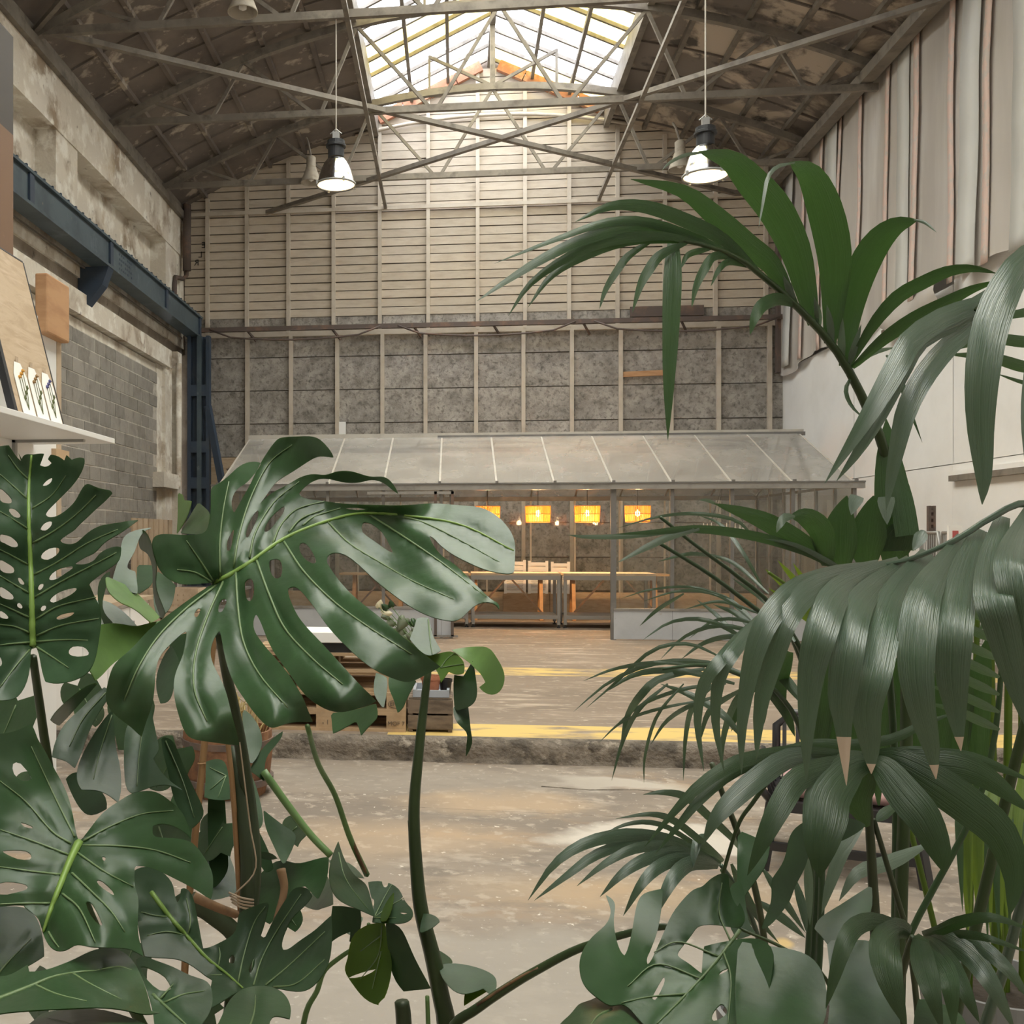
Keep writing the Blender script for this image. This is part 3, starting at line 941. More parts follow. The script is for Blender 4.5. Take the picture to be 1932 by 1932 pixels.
# rattan pendants
def rattan(px, label):
    c = aY(px, 970, 16.9)
    t = thing('rattan_pendant', (c.x, c.y, 1.7), label, 'pendant lamp', 'glowing drum pendants in the greenhouse')
    z0, z1, r = 1.69, 1.95, .2
    n = 44
    vs, fs = [], []
    v = MB()
    for k in range(n):
        a0 = 2 * math.pi * k / n; a1 = a0 + 2 * math.pi / n * .62
        for ang in (a0, a1):
            for z in (z0, z1):
                rr = r * (.94 if z == z0 else 1)
                v.v.append((c.x + rr * math.cos(ang), c.y + rr * math.sin(ang), z))
        b = len(v.v) - 4
        v.f.append((b, b + 2, b + 3, b + 1))
    o = v.build('shade', 'rattan', t)
    so = o.modifiers.new('thick', 'SOLIDIFY'); so.thickness = .006
    o['kind'] = 'stuff'
    for z, rr in ((z0, .19), (z1, .2), ((z0 + z1) / 2, .195)):
        MB().tube([(c.x + rr * math.cos(q), c.y + rr * math.sin(q), z) for q in np.linspace(0, 2 * math.pi, 25)], .007, 5).build('hoop', 'rattan_ring', t)
    MB().lathe([(0, -.04), (.03, -.02), (.035, .02), (.015, .06), (.0, .065)], (c.x, c.y, z0 + .13), 10).build('bulb', 'bulb', t, smooth=True)
    MB().tube([(c.x, c.y, z0 + .19), (c.x, c.y, 2.98)], .005, 5).build('cord', 'plastic_black', t)
    l = bpy.data.lights.new('pendant_light', 'POINT'); l.energy = 14; l.color = (1, .62, .28); l.shadow_soft_size = .05
    lo = bpy.data.objects.new('pendant_light', l); COL.objects.link(lo); lo.location = (c.x, c.y, z0 + .05); par(lo, t)
for p, lb in ((920, 'glowing rattan drum pendant, end of the row of four toward the crane column'), (1015, 'glowing rattan drum pendant, second of the row of four from the crane column'), (1108, 'glowing rattan drum pendant, second of the row of four from the white partition'), (1203, 'glowing rattan drum pendant, end of the row of four toward the white partition')):
    rattan(p, lb)
# little cluster of bulbs deeper in the glasshouse
c = aY(1365, 1000, 17.6)
t = thing('bulb_cluster', c, 'wire cluster of small bare bulbs hanging in the glasshouse corner', 'pendant lamp')
MB().tube([c + Vector((.32 * math.cos(q), .2 * math.sin(q), .12)) for q in np.linspace(0, 2 * math.pi, 21)], .008, 5).build('ring', 'alu_dark', t)
for k in range(8):
    q = k * math.pi / 4
    MB().lathe([(0, -.05), (.022, -.02), (.022, .02), (.008, .06), (.008, .12)], c + Vector((.32 * math.cos(q), .2 * math.sin(q), 0)), 8).build('bulb', 'paper', t, smooth=True)
for k in range(3):
    q = k * 2.1
    MB().tube([c + Vector((.32 * math.cos(q), .2 * math.sin(q), .12)), c + Vector((0, 0, .8))], .004, 4).build('wire', 'plastic_black', t)
MB().tube([c + Vector((0, 0, .8)), (c.x, c.y, 2.85)], .004, 4).build('wire', 'plastic_black', t)

# ================================================================ HALL LAMPS
def factory_lamp(px, pybot, y, rad, ztop, label):
    c = aY(px, pybot, y); c.z += .02
    t = thing('factory_pendant', c, label, 'pendant lamp', 'lit chrome factory pendants')
    k = rad / .24
    prof = [(.24, 0), (.243, .015), (.232, .03), (.215, .1), (.185, .2), (.145, .28), (.105, .33), (.085, .345)]
    o = MB().lathe([(r * k, z * k) for r, z in prof], c, 32).build('reflector', 'chrome', t, smooth=True)
    so = o.modifiers.new('thick', 'SOLIDIFY'); so.thickness = .006; so.offset = -1
    MB().lathe([(0, .012), (.12 * k, .006), (.232 * k, .012)], c, 32).build('diffuser', 'lamp_glow', t, smooth=True)
    MB().lathe([(.236 * k, -.004), (.25 * k, -.004), (.25 * k, .02), (.236 * k, .02)], c, 32).build('rim', 'zinc', t, smooth=True)
    for q in range(4):
        a = q * math.pi / 2 + .5
        piece('clip', 'zinc', t, c + Vector((.25 * k * math.cos(a), .25 * k * math.sin(a), .01)), (.025, .025, .05))
    MB().lathe([(.06, .34), (.1, .345), (.1, .47), (.125, .475), (.125, .5), (.11, .51), (.11, .55), (.05, .57), (0, .57)], c, 24).build('housing', 'lamp_black', t, smooth=False)
    MB().b2(c + Vector((-.04, -.03, .57)), c + Vector((.04, .03, .66))).build('bracket', 'zinc', t)
    MB().tube([c + Vector((-.07, 0, .64)), c + Vector((0, 0, .7)), c + Vector((.07, 0, .64))], .008, 5).build('hook', 'zinc', t)
    MB().tube([c + Vector((0, 0, .66)), (c.x, c.y, ztop)], .009, 6).build('cable', 'alu_pale', t)
    l = bpy.data.lights.new('factory_light', 'SPOT'); l.energy = 60; l.color = (1, .82, .55); l.spot_size = 2.2; l.spot_blend = .6; l.shadow_soft_size = .2
    lo = bpy.data.objects.new('factory_light', l); COL.objects.link(lo); lo.location = c - Vector((0, 0, .03)); par(lo, t)
factory_lamp(634, 353, 12.6, .238, TZ, 'lit chrome factory pendant on the side of the hall toward the crane beam')
factory_lamp(1331, 337, 11.9, .245, roof_z(3.5) - .1, 'lit chrome factory pendant on the side of the hall toward the plastic sheeting')
def old_lamp(px, py, y, s, label, mat='old_shade'):
    c = aY(px, py, y)
    t = thing('enamel_lamp', c, label, 'lamp', 'unlit old bell lamps on the trusses')
    o = MB().lathe([(.19 * s, 0), (.185 * s, .02), (.14 * s, .14 * s), (.1 * s, .24 * s), (.09 * s, .28 * s)], c, 20).build('shade', mat, t, smooth=True)
    so = o.modifiers.new('thick', 'SOLIDIFY'); so.thickness = .008
    MB().lathe([(.085 * s, .26 * s), (.085 * s, .45 * s), (.05 * s, .48 * s), (0, .48 * s)], c, 16).build('neck', 'old_shade', t, smooth=True)
    MB().lathe([(0, .02), (.05 * s, .05), (.05 * s, .12 * s), (.02 * s, .2 * s)], c, 12).build('bulb', 'paper', t, smooth=True)
    MB().tube([c + Vector((0, 0, .46 * s)), c + Vector((-.06, .05, .75)), (c.x - .1, c.y + .1, max(TZ + .05, c.z + .85))], .02, 6).build('bracket', 'steel', t)
old_lamp(587, 345, 18.2, 1.0, 'dusty beige bell lamp with dead bulb on the last truss, crane beam side')
old_lamp(1283, 320, 18.2, 1.05, 'dusty beige bell lamp with dead bulb on the last truss, plastic sheeting side')
old_lamp(458, 24, 12.2, .98, 'pale green lined bell lamp fixed to the truss at the top')

# ================================================================ LEFT DISPLAY WALL AND SHELF
PX = -2.5
pd = thing('display_partition', (PX, 4.5, LOW), 'white display partition with a raw timber end edge', 'partition')
MB().b2((PX - .06, 2.0, LOW), (PX, 6.2, 2.78)).build('panel', 'white_paint', pd)
MB().b2((PX - .06, 6.2, 1.2), (PX + .005, 6.27, 2.78)).build('end_stile', 'pine_pale', pd)
MB().b2((PX - .05, 6.12, 1.9), (PX + .03, 6.34, 2.0)).build('bracket_block', 'pine', pd)
sf = thing('wall_shelf', (PX, 5.85, 2.0), 'thick white shelf with steel brackets on the display partition', 'shelf')
MB().b2((PX, 2.2, 2.0), (-2.0, 5.85, 2.03)).build('shelf_board', 'white_paint', sf, bevel=.003)
for y in (5.55, 4.2):
    o = MB().b2((PX, y, 1.985), (PX + .42, y + .03, 2.0)).b2((PX, y, 1.7), (PX + .02, y + .03, 2.0)).build('bracket', 'zinc', sf)
# plywood board with three pressed-flower cards
b0, b1 = aX(37, 773, -2.13), aX(122, 799, -2.13)
n = Vector((-.25, 0, .968)).normalized()
H = .96
pb = thing('plywood_board', (-2.13, (b0.y + b1.y) / 2, 2.03), 'plywood board with black edges and three pressed flower cards leaning on the shelf', 'board')
def bp(s, h, off=0): return Vector((-2.13, b0.y + (b1.y - b0.y) * s, 2.03)) + n * h + Vector((.968, 0, .25)) * off
MB().prism([bp(0, 0), bp(1, 0), bp(1, H), bp(0, H)], Vector((-.968, 0, -.25)) * .03).build('face', 'ply', pb)
for s in (0, 1):
    e = .012 if s else -.035
    MB().prism([bp(s, 0, .002), bp(s, H, .002), bp(s, H, -.034), bp(s, 0, -.034)], (0, e, 0)).build('edge_band', 'lamp_black', pb)
MB().prism([bp(0, H, .002), bp(1, H, .002), bp(1, H, -.034), bp(0, H, -.034)], n * .008).build('edge_band', 'lamp_black', pb)
for k in range(3):
    s0, s1 = .1 + k * .3, .1 + k * .3 + .26
    t_ = MB().prism([bp(s0, .002, .003), bp(s1, .002, .003), bp(s1, .24, .003), bp(s1 - .07, .31, .003), bp(s0 + .07, .31, .003), bp(s0, .24, .003)], Vector((.968, 0, .25)) * .003).build('flower_card', 'paper', pb)
    m = (s0 + s1) / 2
    for j in range(3):
        ss = m + (j - 1) * .05
        MB().tube([bp(m, .06, .008), bp(ss, .15, .009), bp(ss + .01, .22 + .02 * j, .008)], .0016, 4).build('stem', 'leaf_mid' if 'leaf_mid' in MATS else M('stem_dry', (.12, .14, .06), .8), t_)
        MB().lathe([(0, -.012), (.014, 0), (0, .012)], bp(ss + .01, .23 + .02 * j, .008), 6).build('bloom', M('bloom' + str(k), ((.5, .25, .04), (.25, .15, .06), (.08, .08, .2))[k], .8), t_)
        MB().lathe([(0, -.018), (.009, 0), (0, .018)], bp(ss + .02, .12 + .03 * j, .008), 6).build('leaf', M('stem_dry', (.12, .14, .06), .8), t_)
    MB().b2(bp(m, .3, .004) - Vector((.002, .015, .01)), bp(m, .33, .006) + Vector((.002, .015, .01))).build('tape', 'pine_pale', t_)
# grey board stub and stacked dark/brown panels in front of it
o = MB().b2((-2.3, 3.2, 2.03), (-2.26, 4.78, 2.9)).build('grey_board', M('grey_board', (.3, .28, .27), .7), label='grey board standing on the shelf behind the plywood board', cat='board')
yb = aX(25, 340, -2.42).y
o = MB().b2((-2.5, 3.4, 2.98), (-2.42, yb, 3.66)).build('brown_panel', 'brown_card', label='brown panel fixed above the display partition, under the black panel', cat='panel')
o = MB().b2((-2.5, 3.4, 3.66), (-2.42, yb, 4.2)).build('black_panel', 'dark_card', label='charcoal panel fixed highest above the display partition', cat='panel')
c0, c1 = aX(92, 530, PX + .06), aX(146, 560, PX + .06)
o = MB().b2((PX - .02, c0.y - .02, 2.68), (PX + .06, 6.27, 3.04)).build('wood_block', 'wood_orange', bevel=.01, label='orange wooden block fixed at the top end of the display partition', cat='block')

# ================================================================ PALLETS, CRATE, POTS BY THE KERB
def pallet(x1, y0, z, w=1.2, d=.8, label='', grp='stacked wooden pallets at the kerb'):
    t = thing('wooden_pallet', (x1 - w / 2, y0 + d / 2, z), label, 'pallet', grp)
    x0 = x1 - w
    for k, (yy, ww) in enumerate(((0, .145), (.164, .1), (.3275, .145), (.536, .1), (.655, .145))):
        piece('deck_board', 'pine', t, ((x0 + x1) / 2, y0 + yy + ww / 2, z + .133), (w, ww, .022))
    for xx in (0, w / 2 - .0725, w - .145):
        piece('stringer_board', 'pine', t, (x0 + xx + .0725, y0 + d / 2, z + .111), (.145, d, .022))
        for yy in (0, .3275, .655):
            piece('block', 'pine', t, (x0 + xx + .0725, y0 + yy + .0725, z + .061), (.145 if xx != w / 2 else .1, .143, .078))
    for yy in (0, .3375, .655):
        piece('bottom_board', 'pine', t, ((x0 + x1) / 2, y0 + yy + .06, z + .011), (w, .13, .022))
    return t
px1 = aY(766, 1345, 7.62).x
for k in range(4):
    dx = (0.0, .0, -.05, -.02)[k]
    t = pallet(px1 + dx, 7.6 + (0, .01, .06, .05)[k], k * .144, label='pale wooden pallet, ' + ('bottom one of the stack by the kerb', 'second from the bottom of the stack by the kerb', 'third from the bottom of the stack by the kerb', 'top one of the stack by the kerb')[k])
    if k < 2:
        lettering('EPAL' if k else 'MOF 7', (px1 + dx - .0725, 7.598 + .01 * (k == 1) - .002, k * .144 + .062), .045, 'wood_old', t)
        lettering('- 1', (px1 + dx - .6, 7.598 + .01 * (k == 1) - .002, k * .144 + .062), .05, 'wood_old', t)
        if k:
            MB().tube([(px1 - .0725 + .06 * math.cos(q), 7.606, .206 + .03 * math.sin(q)) for q in np.linspace(0, 6.283, 21)], .002, 4).build('stamp_ring', 'wood_old', t)
c = aY(645, 1210, 7.9)
t = thing('white_case', (c.x - .15, 7.9, .576), 'flat white lidded case with black base on top of the pallet stack', 'case')
MB().b2((c.x - .5, 7.68, .576), (c.x + .22, 8.1, .65)).build('base', 'plastic_black', t)
MB().b2((c.x - .52, 7.66, .65), (c.x + .24, 8.12, .73)).build('lid', 'white_plastic', t, bevel=.006)
# crate
ca, cb = aY(771, 1340, 7.62), aY(853, 1340, 7.62)
t = thing('apple_crate', ((ca.x + cb.x) / 2, 7.8, 0), 'weathered dark slatted crate beside the pallet stack', 'crate')
x0, x1, y0, y1 = ca.x, cb.x, 7.62, 8.05
for x in (x0 + .015, x1 - .015):
    for y in (y0 + .02, y1 - .02):
        piece('corner_post', 'wood_old', t, (x, y, .12), (.03, .03, .236))
for z0, z1 in ((.025, .125), (.14, .24)):
    for y in (y0, y1): piece('slat', 'wood_old', t, ((x0 + x1) / 2, y, (z0 + z1) / 2), (x1 - x0 - .002, .012, z1 - z0))
    for x in (x0, x1): piece('slat', 'wood_old', t, (x, (y0 + y1) / 2, (z0 + z1) / 2), (.012, y1 - y0, z1 - z0))
for k in range(4): piece('slat', 'wood_old', t, ((x0 + x1) / 2, y0 + .06 + k * .1, .02), (x1 - x0, .08, .012))
for k in range(4): piece('slat', 'wood_old', t, ((x0 + x1) / 2, y0 + .06 + k * .1, .247), (x1 - x0, .085, .012))
o = thing('plant_tray', ((x0 + x1) / 2, 7.8, .254), 'shallow grey plastic tray on the slatted crate', 'tray')
xa, xb = x0 + .03, x1 - .02
MB().b2((xa + .02, 7.66, .254), (xb - .02, 8.02, .262)).build('bottom', 'tray', o)
for s in ((xa, 7.64, xb, 7.66), (xa, 8.02, xb, 8.04), (xa, 7.64, xa + .02, 8.04), (xb - .02, 7.64, xb, 8.04)):
    MB().b2((s[0], s[1], .256), (s[2], s[3], .308)).build('rim', 'tray', o)
def pot(name, c, r, h, mat, label):
    t = thing(name, c, label, 'pot')
    MB().lathe([(0, 0), (r * .72, 0), (r * .95, h * .8), (r * .95, h * .8), (r * 1.04, h * .8), (r * 1.06, h), (r * .96, h), (r * .9, h * .86), (0, h * .86)], c, 24).build('wall', mat, t, smooth=False)
    MB().lathe([(0, h * .87), (r * .92, h * .87)], c, 20).build('soil', M('soil', (.04, .03, .022), .95, bump=(60, .8, .01)), t)
    return t
pc = Vector(((x0 + x1) / 2 + .0, 7.76, .262))
pot('terracotta_pot', pc, .075, .14, 'terracotta', 'terracotta pot with white flowering plant in the grey tray')
pot('nursery_pot', pc + Vector((.11, .06, 0)), .05, .11, 'plastic_black', 'small black nursery pot in the grey tray')

# ================================================================ BLACK CHAIR WITH PINK CUSHION
cc = aZ(1585, 1625, LOW)
ch = thing('slatted_chair', cc, 'black slatted metal garden armchair with pink seat cushion', 'chair')
ax, ay = 1.0, .0
def cp(x, y, z): # chair local -> world
    a = math.radians(-18)
    return Vector((cc.x + x * math.cos(a) - y * math.sin(a), cc.y + x * math.sin(a) + y * math.cos(a), LOW + z * .76))
hw, hd = .3, .27
for sx in (-1, 1):
    for sy in (-1, 1):
        MB().bar(cp(sx * (hw + .05), sy * (hd + .04), 0), cp(sx * hw, sy * hd, .42), .045, .045).build('leg', 'black_metal', ch)
    # curved arm
    pts = [cp(sx * (hw + .02), hd, .42), cp(sx * (hw + .06), hd + .02, .6), cp(sx * (hw + .06), .1, .67), cp(sx * (hw + .06), -.18, .66), cp(sx * (hw + .07), -.3, .6), cp(sx * (hw + .05), -.27, .5), cp(sx * hw, -hd, .42)]
    MB().tube(pts, .02, 8).build('armrest', 'black_metal', ch, smooth=True)
    for k in range(4):
        y = -.2 + .12 * k
        MB().bar(cp(sx * (hw + .06), y, .65), cp(sx * hw, y, .43), .018, .018).build('arm_spindle', 'black_metal', ch)
for y in (-hd, hd):
    MB().bar(cp(-hw, y, .41), cp(hw, y, .41), .04, .05).build('seat_rail', 'black_metal', ch)
for x in (-hw, hw):
    MB().bar(cp(x, -hd, .41), cp(x, hd, .41), .04, .05).build('seat_rail', 'black_metal', ch)
for k in range(7):
    MB().bar(cp(-hw, -hd + .06 + k * .07, .43), cp(hw, -hd + .06 + k * .07, .43), .04, .012).build('seat_slat', 'black_metal', ch)
MB().bar(cp(-hw - .02, -hd - .03, .16), cp(hw + .02, -hd - .03, .16), .03, .04).build('stretcher', 'black_metal', ch)
for k in range(9):
    x = -hw + .04 + k * .065
    MB().bar(cp(x, hd + .01, .44), cp(x, hd + .12, .86), .02, .014).build('back_slat', 'black_metal', ch)
MB().tube([cp(-hw, hd, .42), cp(-hw, hd + .1, .78), cp(-hw + .08, hd + .13, .87), cp(hw - .08, hd + .13, .87), cp(hw, hd + .1, .78), cp(hw, hd, .42)], .022, 8).build('back_frame', 'black_metal', ch, smooth=True)
cu = MB()
NX = 10
for j in range(NX + 1):
    for i in range(NX + 1):
        x, y = (i / NX * 2 - 1), (j / NX * 2 - 1)
        e = max(abs(x), abs(y))
        cu.v.append(tuple(cp(x * .26, y * .24, .535 + .035 * (1 - e ** 4))))
for j in range(NX):
    for i in range(NX):
        a_ = j * (NX + 1) + i
        cu.f.append((a_, a_ + 1, a_ + NX + 2, a_ + NX + 1))
o = cu.build('seat_cushion', 'pink_cloth', smooth=True, label='flat pink cushion lying on the black slatted chair', cat='cushion')
so = o.modifiers.new('thick', 'SOLIDIFY'); so.thickness = .06; so.offset = -1

# ================================================================ SMALLER BACKGROUND THINGS
# barrel planter with dry grass
c = aZ(430, 1493, LOW)
t = thing('barrel_planter', c, 'rust brown half barrel planter on the lower floor behind the split leaf plant', 'planter')
MB().lathe([(0, 0), (.24, 0), (.27, .12), (.285, .25), (.28, .4), (.265, .4), (.26, .34), (0, .34)], c, 22).build('tub', 'rust_wood', t)
for z in (.07, .31):
    MB().lathe([(.268, z), (.29, z), (.292, z + .04), (.27, z + .04)], c, 22).build('hoop', 'steel_rust', t)
g = MB()
for k in range(150):
    a_, r_ = random.uniform(0, 6.28), random.uniform(0, .22)
    p = c + Vector((r_ * math.cos(a_), r_ * math.sin(a_), .33))
    d = Vector((random.uniform(-.12, .12), random.uniform(-.12, .12), random.uniform(.1, .3)))
    q = p + d
    e = q + Vector((random.uniform(-.08, .08), random.uniform(-.08, .08), -.06))
    s_ = Vector((.003, 0, 0))
    g.add([p - s_, p + s_, q + s_, q - s_, e], [(0, 1, 2, 3), (3, 2, 4)])
g.build('dry_grass', M('straw', (.4, .31, .14), .8), t, kind='stuff')
# upright pallet against the side wall, perforated crates, white sideboard
c = aX(285, 1030, -4.9)
t = thing('upright_pallet', (c.x, c.y, 0), 'pallet stood upright against the block wall', 'pallet')
yA, yB = aX(247, 1000, -4.9).y, aX(325, 1000, -4.9).y
top = 1.45 + (1013 - 978) / F * c.y
for k in range(8):
    y = yA + (yB - yA) * (k + .5) / 8
    piece('deck_board', 'pine_pale', t, (-4.9, y, top / 2), (.025, (yB - yA) / 8 * .72, top))
for z in (.15, top / 2, top - .1):
    piece('cross_board', 'pine', t, (-4.95, (yA + yB) / 2, z), (.07, yB - yA, .1))
c = aZ(335, 1240, 0)
for k in range(3):
    t = thing('perforated_crate', (c.x, c.y, k * .28), 'pale wooden crate with rows of finger holes, ' + ('bottom of the stack of three', 'middle of the stack of three', 'top of the stack of three')[k], 'crate', 'stacked perforated crates')
    z0 = k * .28
    for s in (-1, 1):
        piece('side', 'pine_pale', t, (c.x + s * .29, c.y, z0 + .14), (.02, .4, .27))
    piece('side', 'pine_pale', t, (c.x, c.y + .2, z0 + .14), (.56, .02, .27))
    fr = MB()                     # front board with real finger holes
    zs = [z0 + .005] + [z0 + .08 + j * .06 + e for j in range(3) for e in (-.011, .011)] + [z0 + .275]
    for j in range(4): fr.b2((c.x - .28, c.y - .21, zs[2 * j]), (c.x + .28, c.y - .19, zs[2 * j + 1]))
    xe = [c.x - .28] + [c.x - .21 + .07 * i + e for i in range(7) for e in (-.015, .015)] + [c.x + .28]
    for j in range(3):
        for i in range(8): fr.b2((xe[2 * i], c.y - .21, zs[2 * j + 1]), (xe[2 * i + 1], c.y - .19, zs[2 * j + 2]))
    fr.build('holed_side', 'pine_pale', t)
    piece('bottom', 'pine_pale', t, (c.x, c.y, z0 + .015), (.56, .38, .02))
t = thing('white_sideboard', (-3.35, 8.7, 0), 'long white sideboard beyond the display partition', 'sideboard')
MB().b2((-3.7, 7.8, 0), (-3.2, 10.4, .8)).build('carcass', 'white_paint', t)
MB().b2((-3.75, 7.75, .8), (-3.15, 10.45, .84)).build('top', 'pine_pale', t)
for k in range(4):
    d_ = MB().b2((-3.2, 7.85 + k * .64, .06), (-3.18, 8.45 + k * .64, .76)).build('door', 'white_wall', t)
    MB().b2((-3.18, 7.9 + k * .64, .5), (-3.16, 7.92 + k * .64, .62)).build('handle', 'zinc', d_)
# low steel stand beside the greenhouse corner
t = thing('steel_rack', (-3.0, 13.2, 0), 'open dark steel tube rack in front of the greenhouse corner', 'rack')
for x in (-3.6, -2.7):
    for y in (12.9, 13.4):
        MB().b2((x - .015, y - .015, 0), (x + .015, y + .015, 1.15)).build('upright', 'steel_rust', t)
for z in (.35, .78, 1.13):
    MB().b2((-3.6, 12.9, z - .015), (-2.7, 13.4, z + .015)).build('shelf', 'alu_dark', t)
# crowd barriers and perforated post by the white wall
for k, (pa, pb_) in enumerate(((1738, 1773), (1777, 1806), (1822, 1870))):
    A, B = aX(pa, 1001, CX - .45), aX(pb_, 1001, CX - .45)
    t = thing('crowd_barrier', ((A.x + B.x) / 2, (A.y + B.y) / 2, 0), 'grey steel crowd barrier by the white partition, ' + ('beside the perforated post', 'middle one of the line', 'behind the drooping palm frond')[k], 'barrier', 'steel crowd barriers along the white wall')
    z1 = 1.5
    MB().tube([(A.x, A.y, .02), (A.x, A.y, z1 - .15), A.lerp(B, .08).to_2d().to_3d() + Vector((0, 0, z1)), A.lerp(B, .92).to_2d().to_3d() + Vector((0, 0, z1)), (B.x, B.y, z1 - .15), (B.x, B.y, .02)], .022, 8).build('frame', 'zinc', t, smooth=True)
    for j in range(1, 9):
        p = A.lerp(B, j / 9)
        MB().tube([(p.x, p.y, .3), (p.x, p.y, z1)], .008, 5).build('bar', 'zinc', t)
    MB().tube([(A.x, A.y, .3), (B.x, B.y, .3)], .015, 6).build('bottom_rail', 'zinc', t)
    if k == 1:
        MB().b2(B + Vector((-.1, -.02, 1.25 - B.z)), B + Vector((.05, .02, 1.58 - B.z))).build('notice', 'paper', t)
        MB().b2(B + Vector((-.06, -.03, 1.42 - B.z)), B + Vector((-.0, -.02, 1.52 - B.z))).build('notice_print', M('red_print', (.45, .1, .1), .7), t)
c = aX(1757, 1000, CX - .3)
t = thing('perforated_post', (c.x, c.y, 0), 'dark perforated steel post standing by the crowd barriers', 'post')
for s in (-1, 1):
    MB().b2((c.x + s * .027 - .014, c.y - .03, 0), (c.x + s * .027 + .014, c.y + .03, 1.83)).build('upright', 'steel_rust', t)
MB().b2((c.x - .15, c.y - .15, 0), (c.x + .15, c.y + .15, .015)).build('base_plate', 'steel_rust', t)
for k in range(20):
    piece('rung', 'steel_rust', t, (c.x, c.y, .34 + k * .075), (.03, .05, .035))

# ================================================================ PLANT TOOLS
def leafmat(name, col, tcol, tw=.22, rough=.38, streak=None, spec=.5, col2=None):
    m = M(name, col, rough, [(col2 or tuple(c * 1.5 for c in col), 9, .45, .75), (tuple(c * .65 for c in col), 3.5, .5, .75)], spec=spec, transl=(tcol, tw), bump=(38, .12, .006))
    if streak:      # fine lengthwise ribs, laid along the leaflet's own UV
        nt = m.node_tree
        p = nt.nodes['Principled BSDF']
        uv = nd(nt, 'ShaderNodeUVMap')
        fac = noisefac(nt, uv.outputs[0], 1.0, .35, .65, stretch=(26, 1.2, 1), detail=3)
        c = p.inputs['Base Color'].links[0].from_socket
        nt.links.new(mix(nt, fac, c, streak), p.inputs['Base Color'])
        b = nd(nt, 'ShaderNodeBump'); b.inputs['Strength'].default_value = .35; b.inputs['Distance'].default_value = .004
        nt.links.new(fac, b.inputs['Height'])
        nt.links.new(b.outputs[0], p.inputs['Normal'])
    return m


leafmat('leaf_mid', (.028, .066, .024), (.1, .2, .04), .16, .36, spec=.45)
leafmat('leaf_dark', (.023, .056, .019), (.08, .18, .035), .14, .38, spec=.42)

leafmat('leaf_grey', (.029, .062, .028), (.1, .2, .05), .15, .4, spec=.4)
leafmat('leaf_light', (.11, .2, .055), (.25, .4, .08), .25, .4)
leafmat('leaf_under', (.06, .12, .02), (.3, .42, .04), .4, .5)
leafmat('palm_green', (.024, .055, .019), (.08, .2, .03), .16, .36, streak=(.034, .074, .028))
leafmat('palm_grey', (.029, .06, .031), (.1, .2, .06), .14, .3, streak=(.052, .09, .06), spec=.9)
leafmat('palm_dark', (.022, .047, .018), (.07, .17, .03), .15, .42, streak=(.032, .062, .027), spec=.45)

leafmat('palm_pale', (.075, .11, .078), (.15, .25, .12), .2, .34, streak=(.1, .14, .105), spec=.8)
leafmat('palm_yellow', (.07, .125, .014), (.22, .33, .02), .35, .42, streak=(.11, .17, .02))
M('dry_tip', (.42, .33, .25), .7)
M('vein', (.12, .18, .08), .45, spec=.4)
M('vein_bright', (.17, .28, .06), .42, spec=.4)
M('vein_dark', (.085, .13, .055), .45)
M('petiole', (.024, .044, .013), .42, [((.04, .065, .02), 6, .45, .7)])
M('petiole_light', (.13, .23, .08), .42, [((.09, .17, .06), 8, .45, .7)])
M('stem_dark', (.034, .05, .022), .5, [((.05, .065, .028), 5, .5, .7)])
M('bamboo', (.3, .17, .075), .5, [((.2, .1, .045), 9, .5, .7)])
M('twine', (.42, .33, .24), .9)
M('bark', (.22, .13, .07), .8, [((.1, .06, .035), 14, .45, .6)])
M('pot_grey', (.2, .2, .2), .6)


def P(s):
    return [tuple(float(v) for v in t.split(',')) for t in s.split()]


def tf(pts, z):
    x0, y0, s = z
    return [(x0 + p[0] / s, y0 + p[1] / s) + tuple(p[2:]) for p in pts]


def smooth_loop(pts, k=3, calm=3):
    n = len(pts); out = []
    for i in range(n):
        p0, p1, p2, p3 = (np.array(pts[(i + j) % n][:2]) for j in (-1, 0, 1, 2))
        # sharp corners (tips, sinus ends) stay sharp
        for j in range(k):
            t = j / k
            q = .5 * ((2 * p1) + (-p0 + p2) * t + (2 * p0 - 5 * p1 + 4 * p2 - p3) * t * t + (-p0 + 3 * p1 - 3 * p2 + p3) * t ** 3)
            lin = p1 + (p2 - p1) * t
            out.append(tuple(q))
    A = np.array(out)
    O = np.array([p[:2] for p in pts], float)
    a, b = np.roll(O, 1, 0) - O, np.roll(O, -1, 0) - O
    fix = np.zeros(len(A), bool)
    fix[::k] = (a * b).sum(1) / (np.linalg.norm(a, axis=1) * np.linalg.norm(b, axis=1) + 1e-9) > -.45
    for _ in range(calm):      # calm the traced line, keep real corners
        a, b = np.roll(A, 1, 0) - A, np.roll(A, -1, 0) - A
        cs = (a * b).sum(1) / (np.linalg.norm(a, axis=1) * np.linalg.norm(b, axis=1) + 1e-9)
        w = np.where((cs < -.75) & ~fix, .5, 0)[:, None]
        A = A * (1 - w) + w * .5 * (np.roll(A, 1, 0) + np.roll(A, -1, 0))
    return [tuple(p) for p in A]


def inside(poly, X, Y):
    n = len(poly); r = np.zeros(len(X), bool); j = n - 1
    for i in range(n):
        xi, yi = poly[i]; xj, yj = poly[j]
        c = ((yi > Y) != (yj > Y)) & (X < (xj - xi) * (Y - yi) / (yj - yi + 1e-12) + xi)
        r ^= c; j = i
    return r


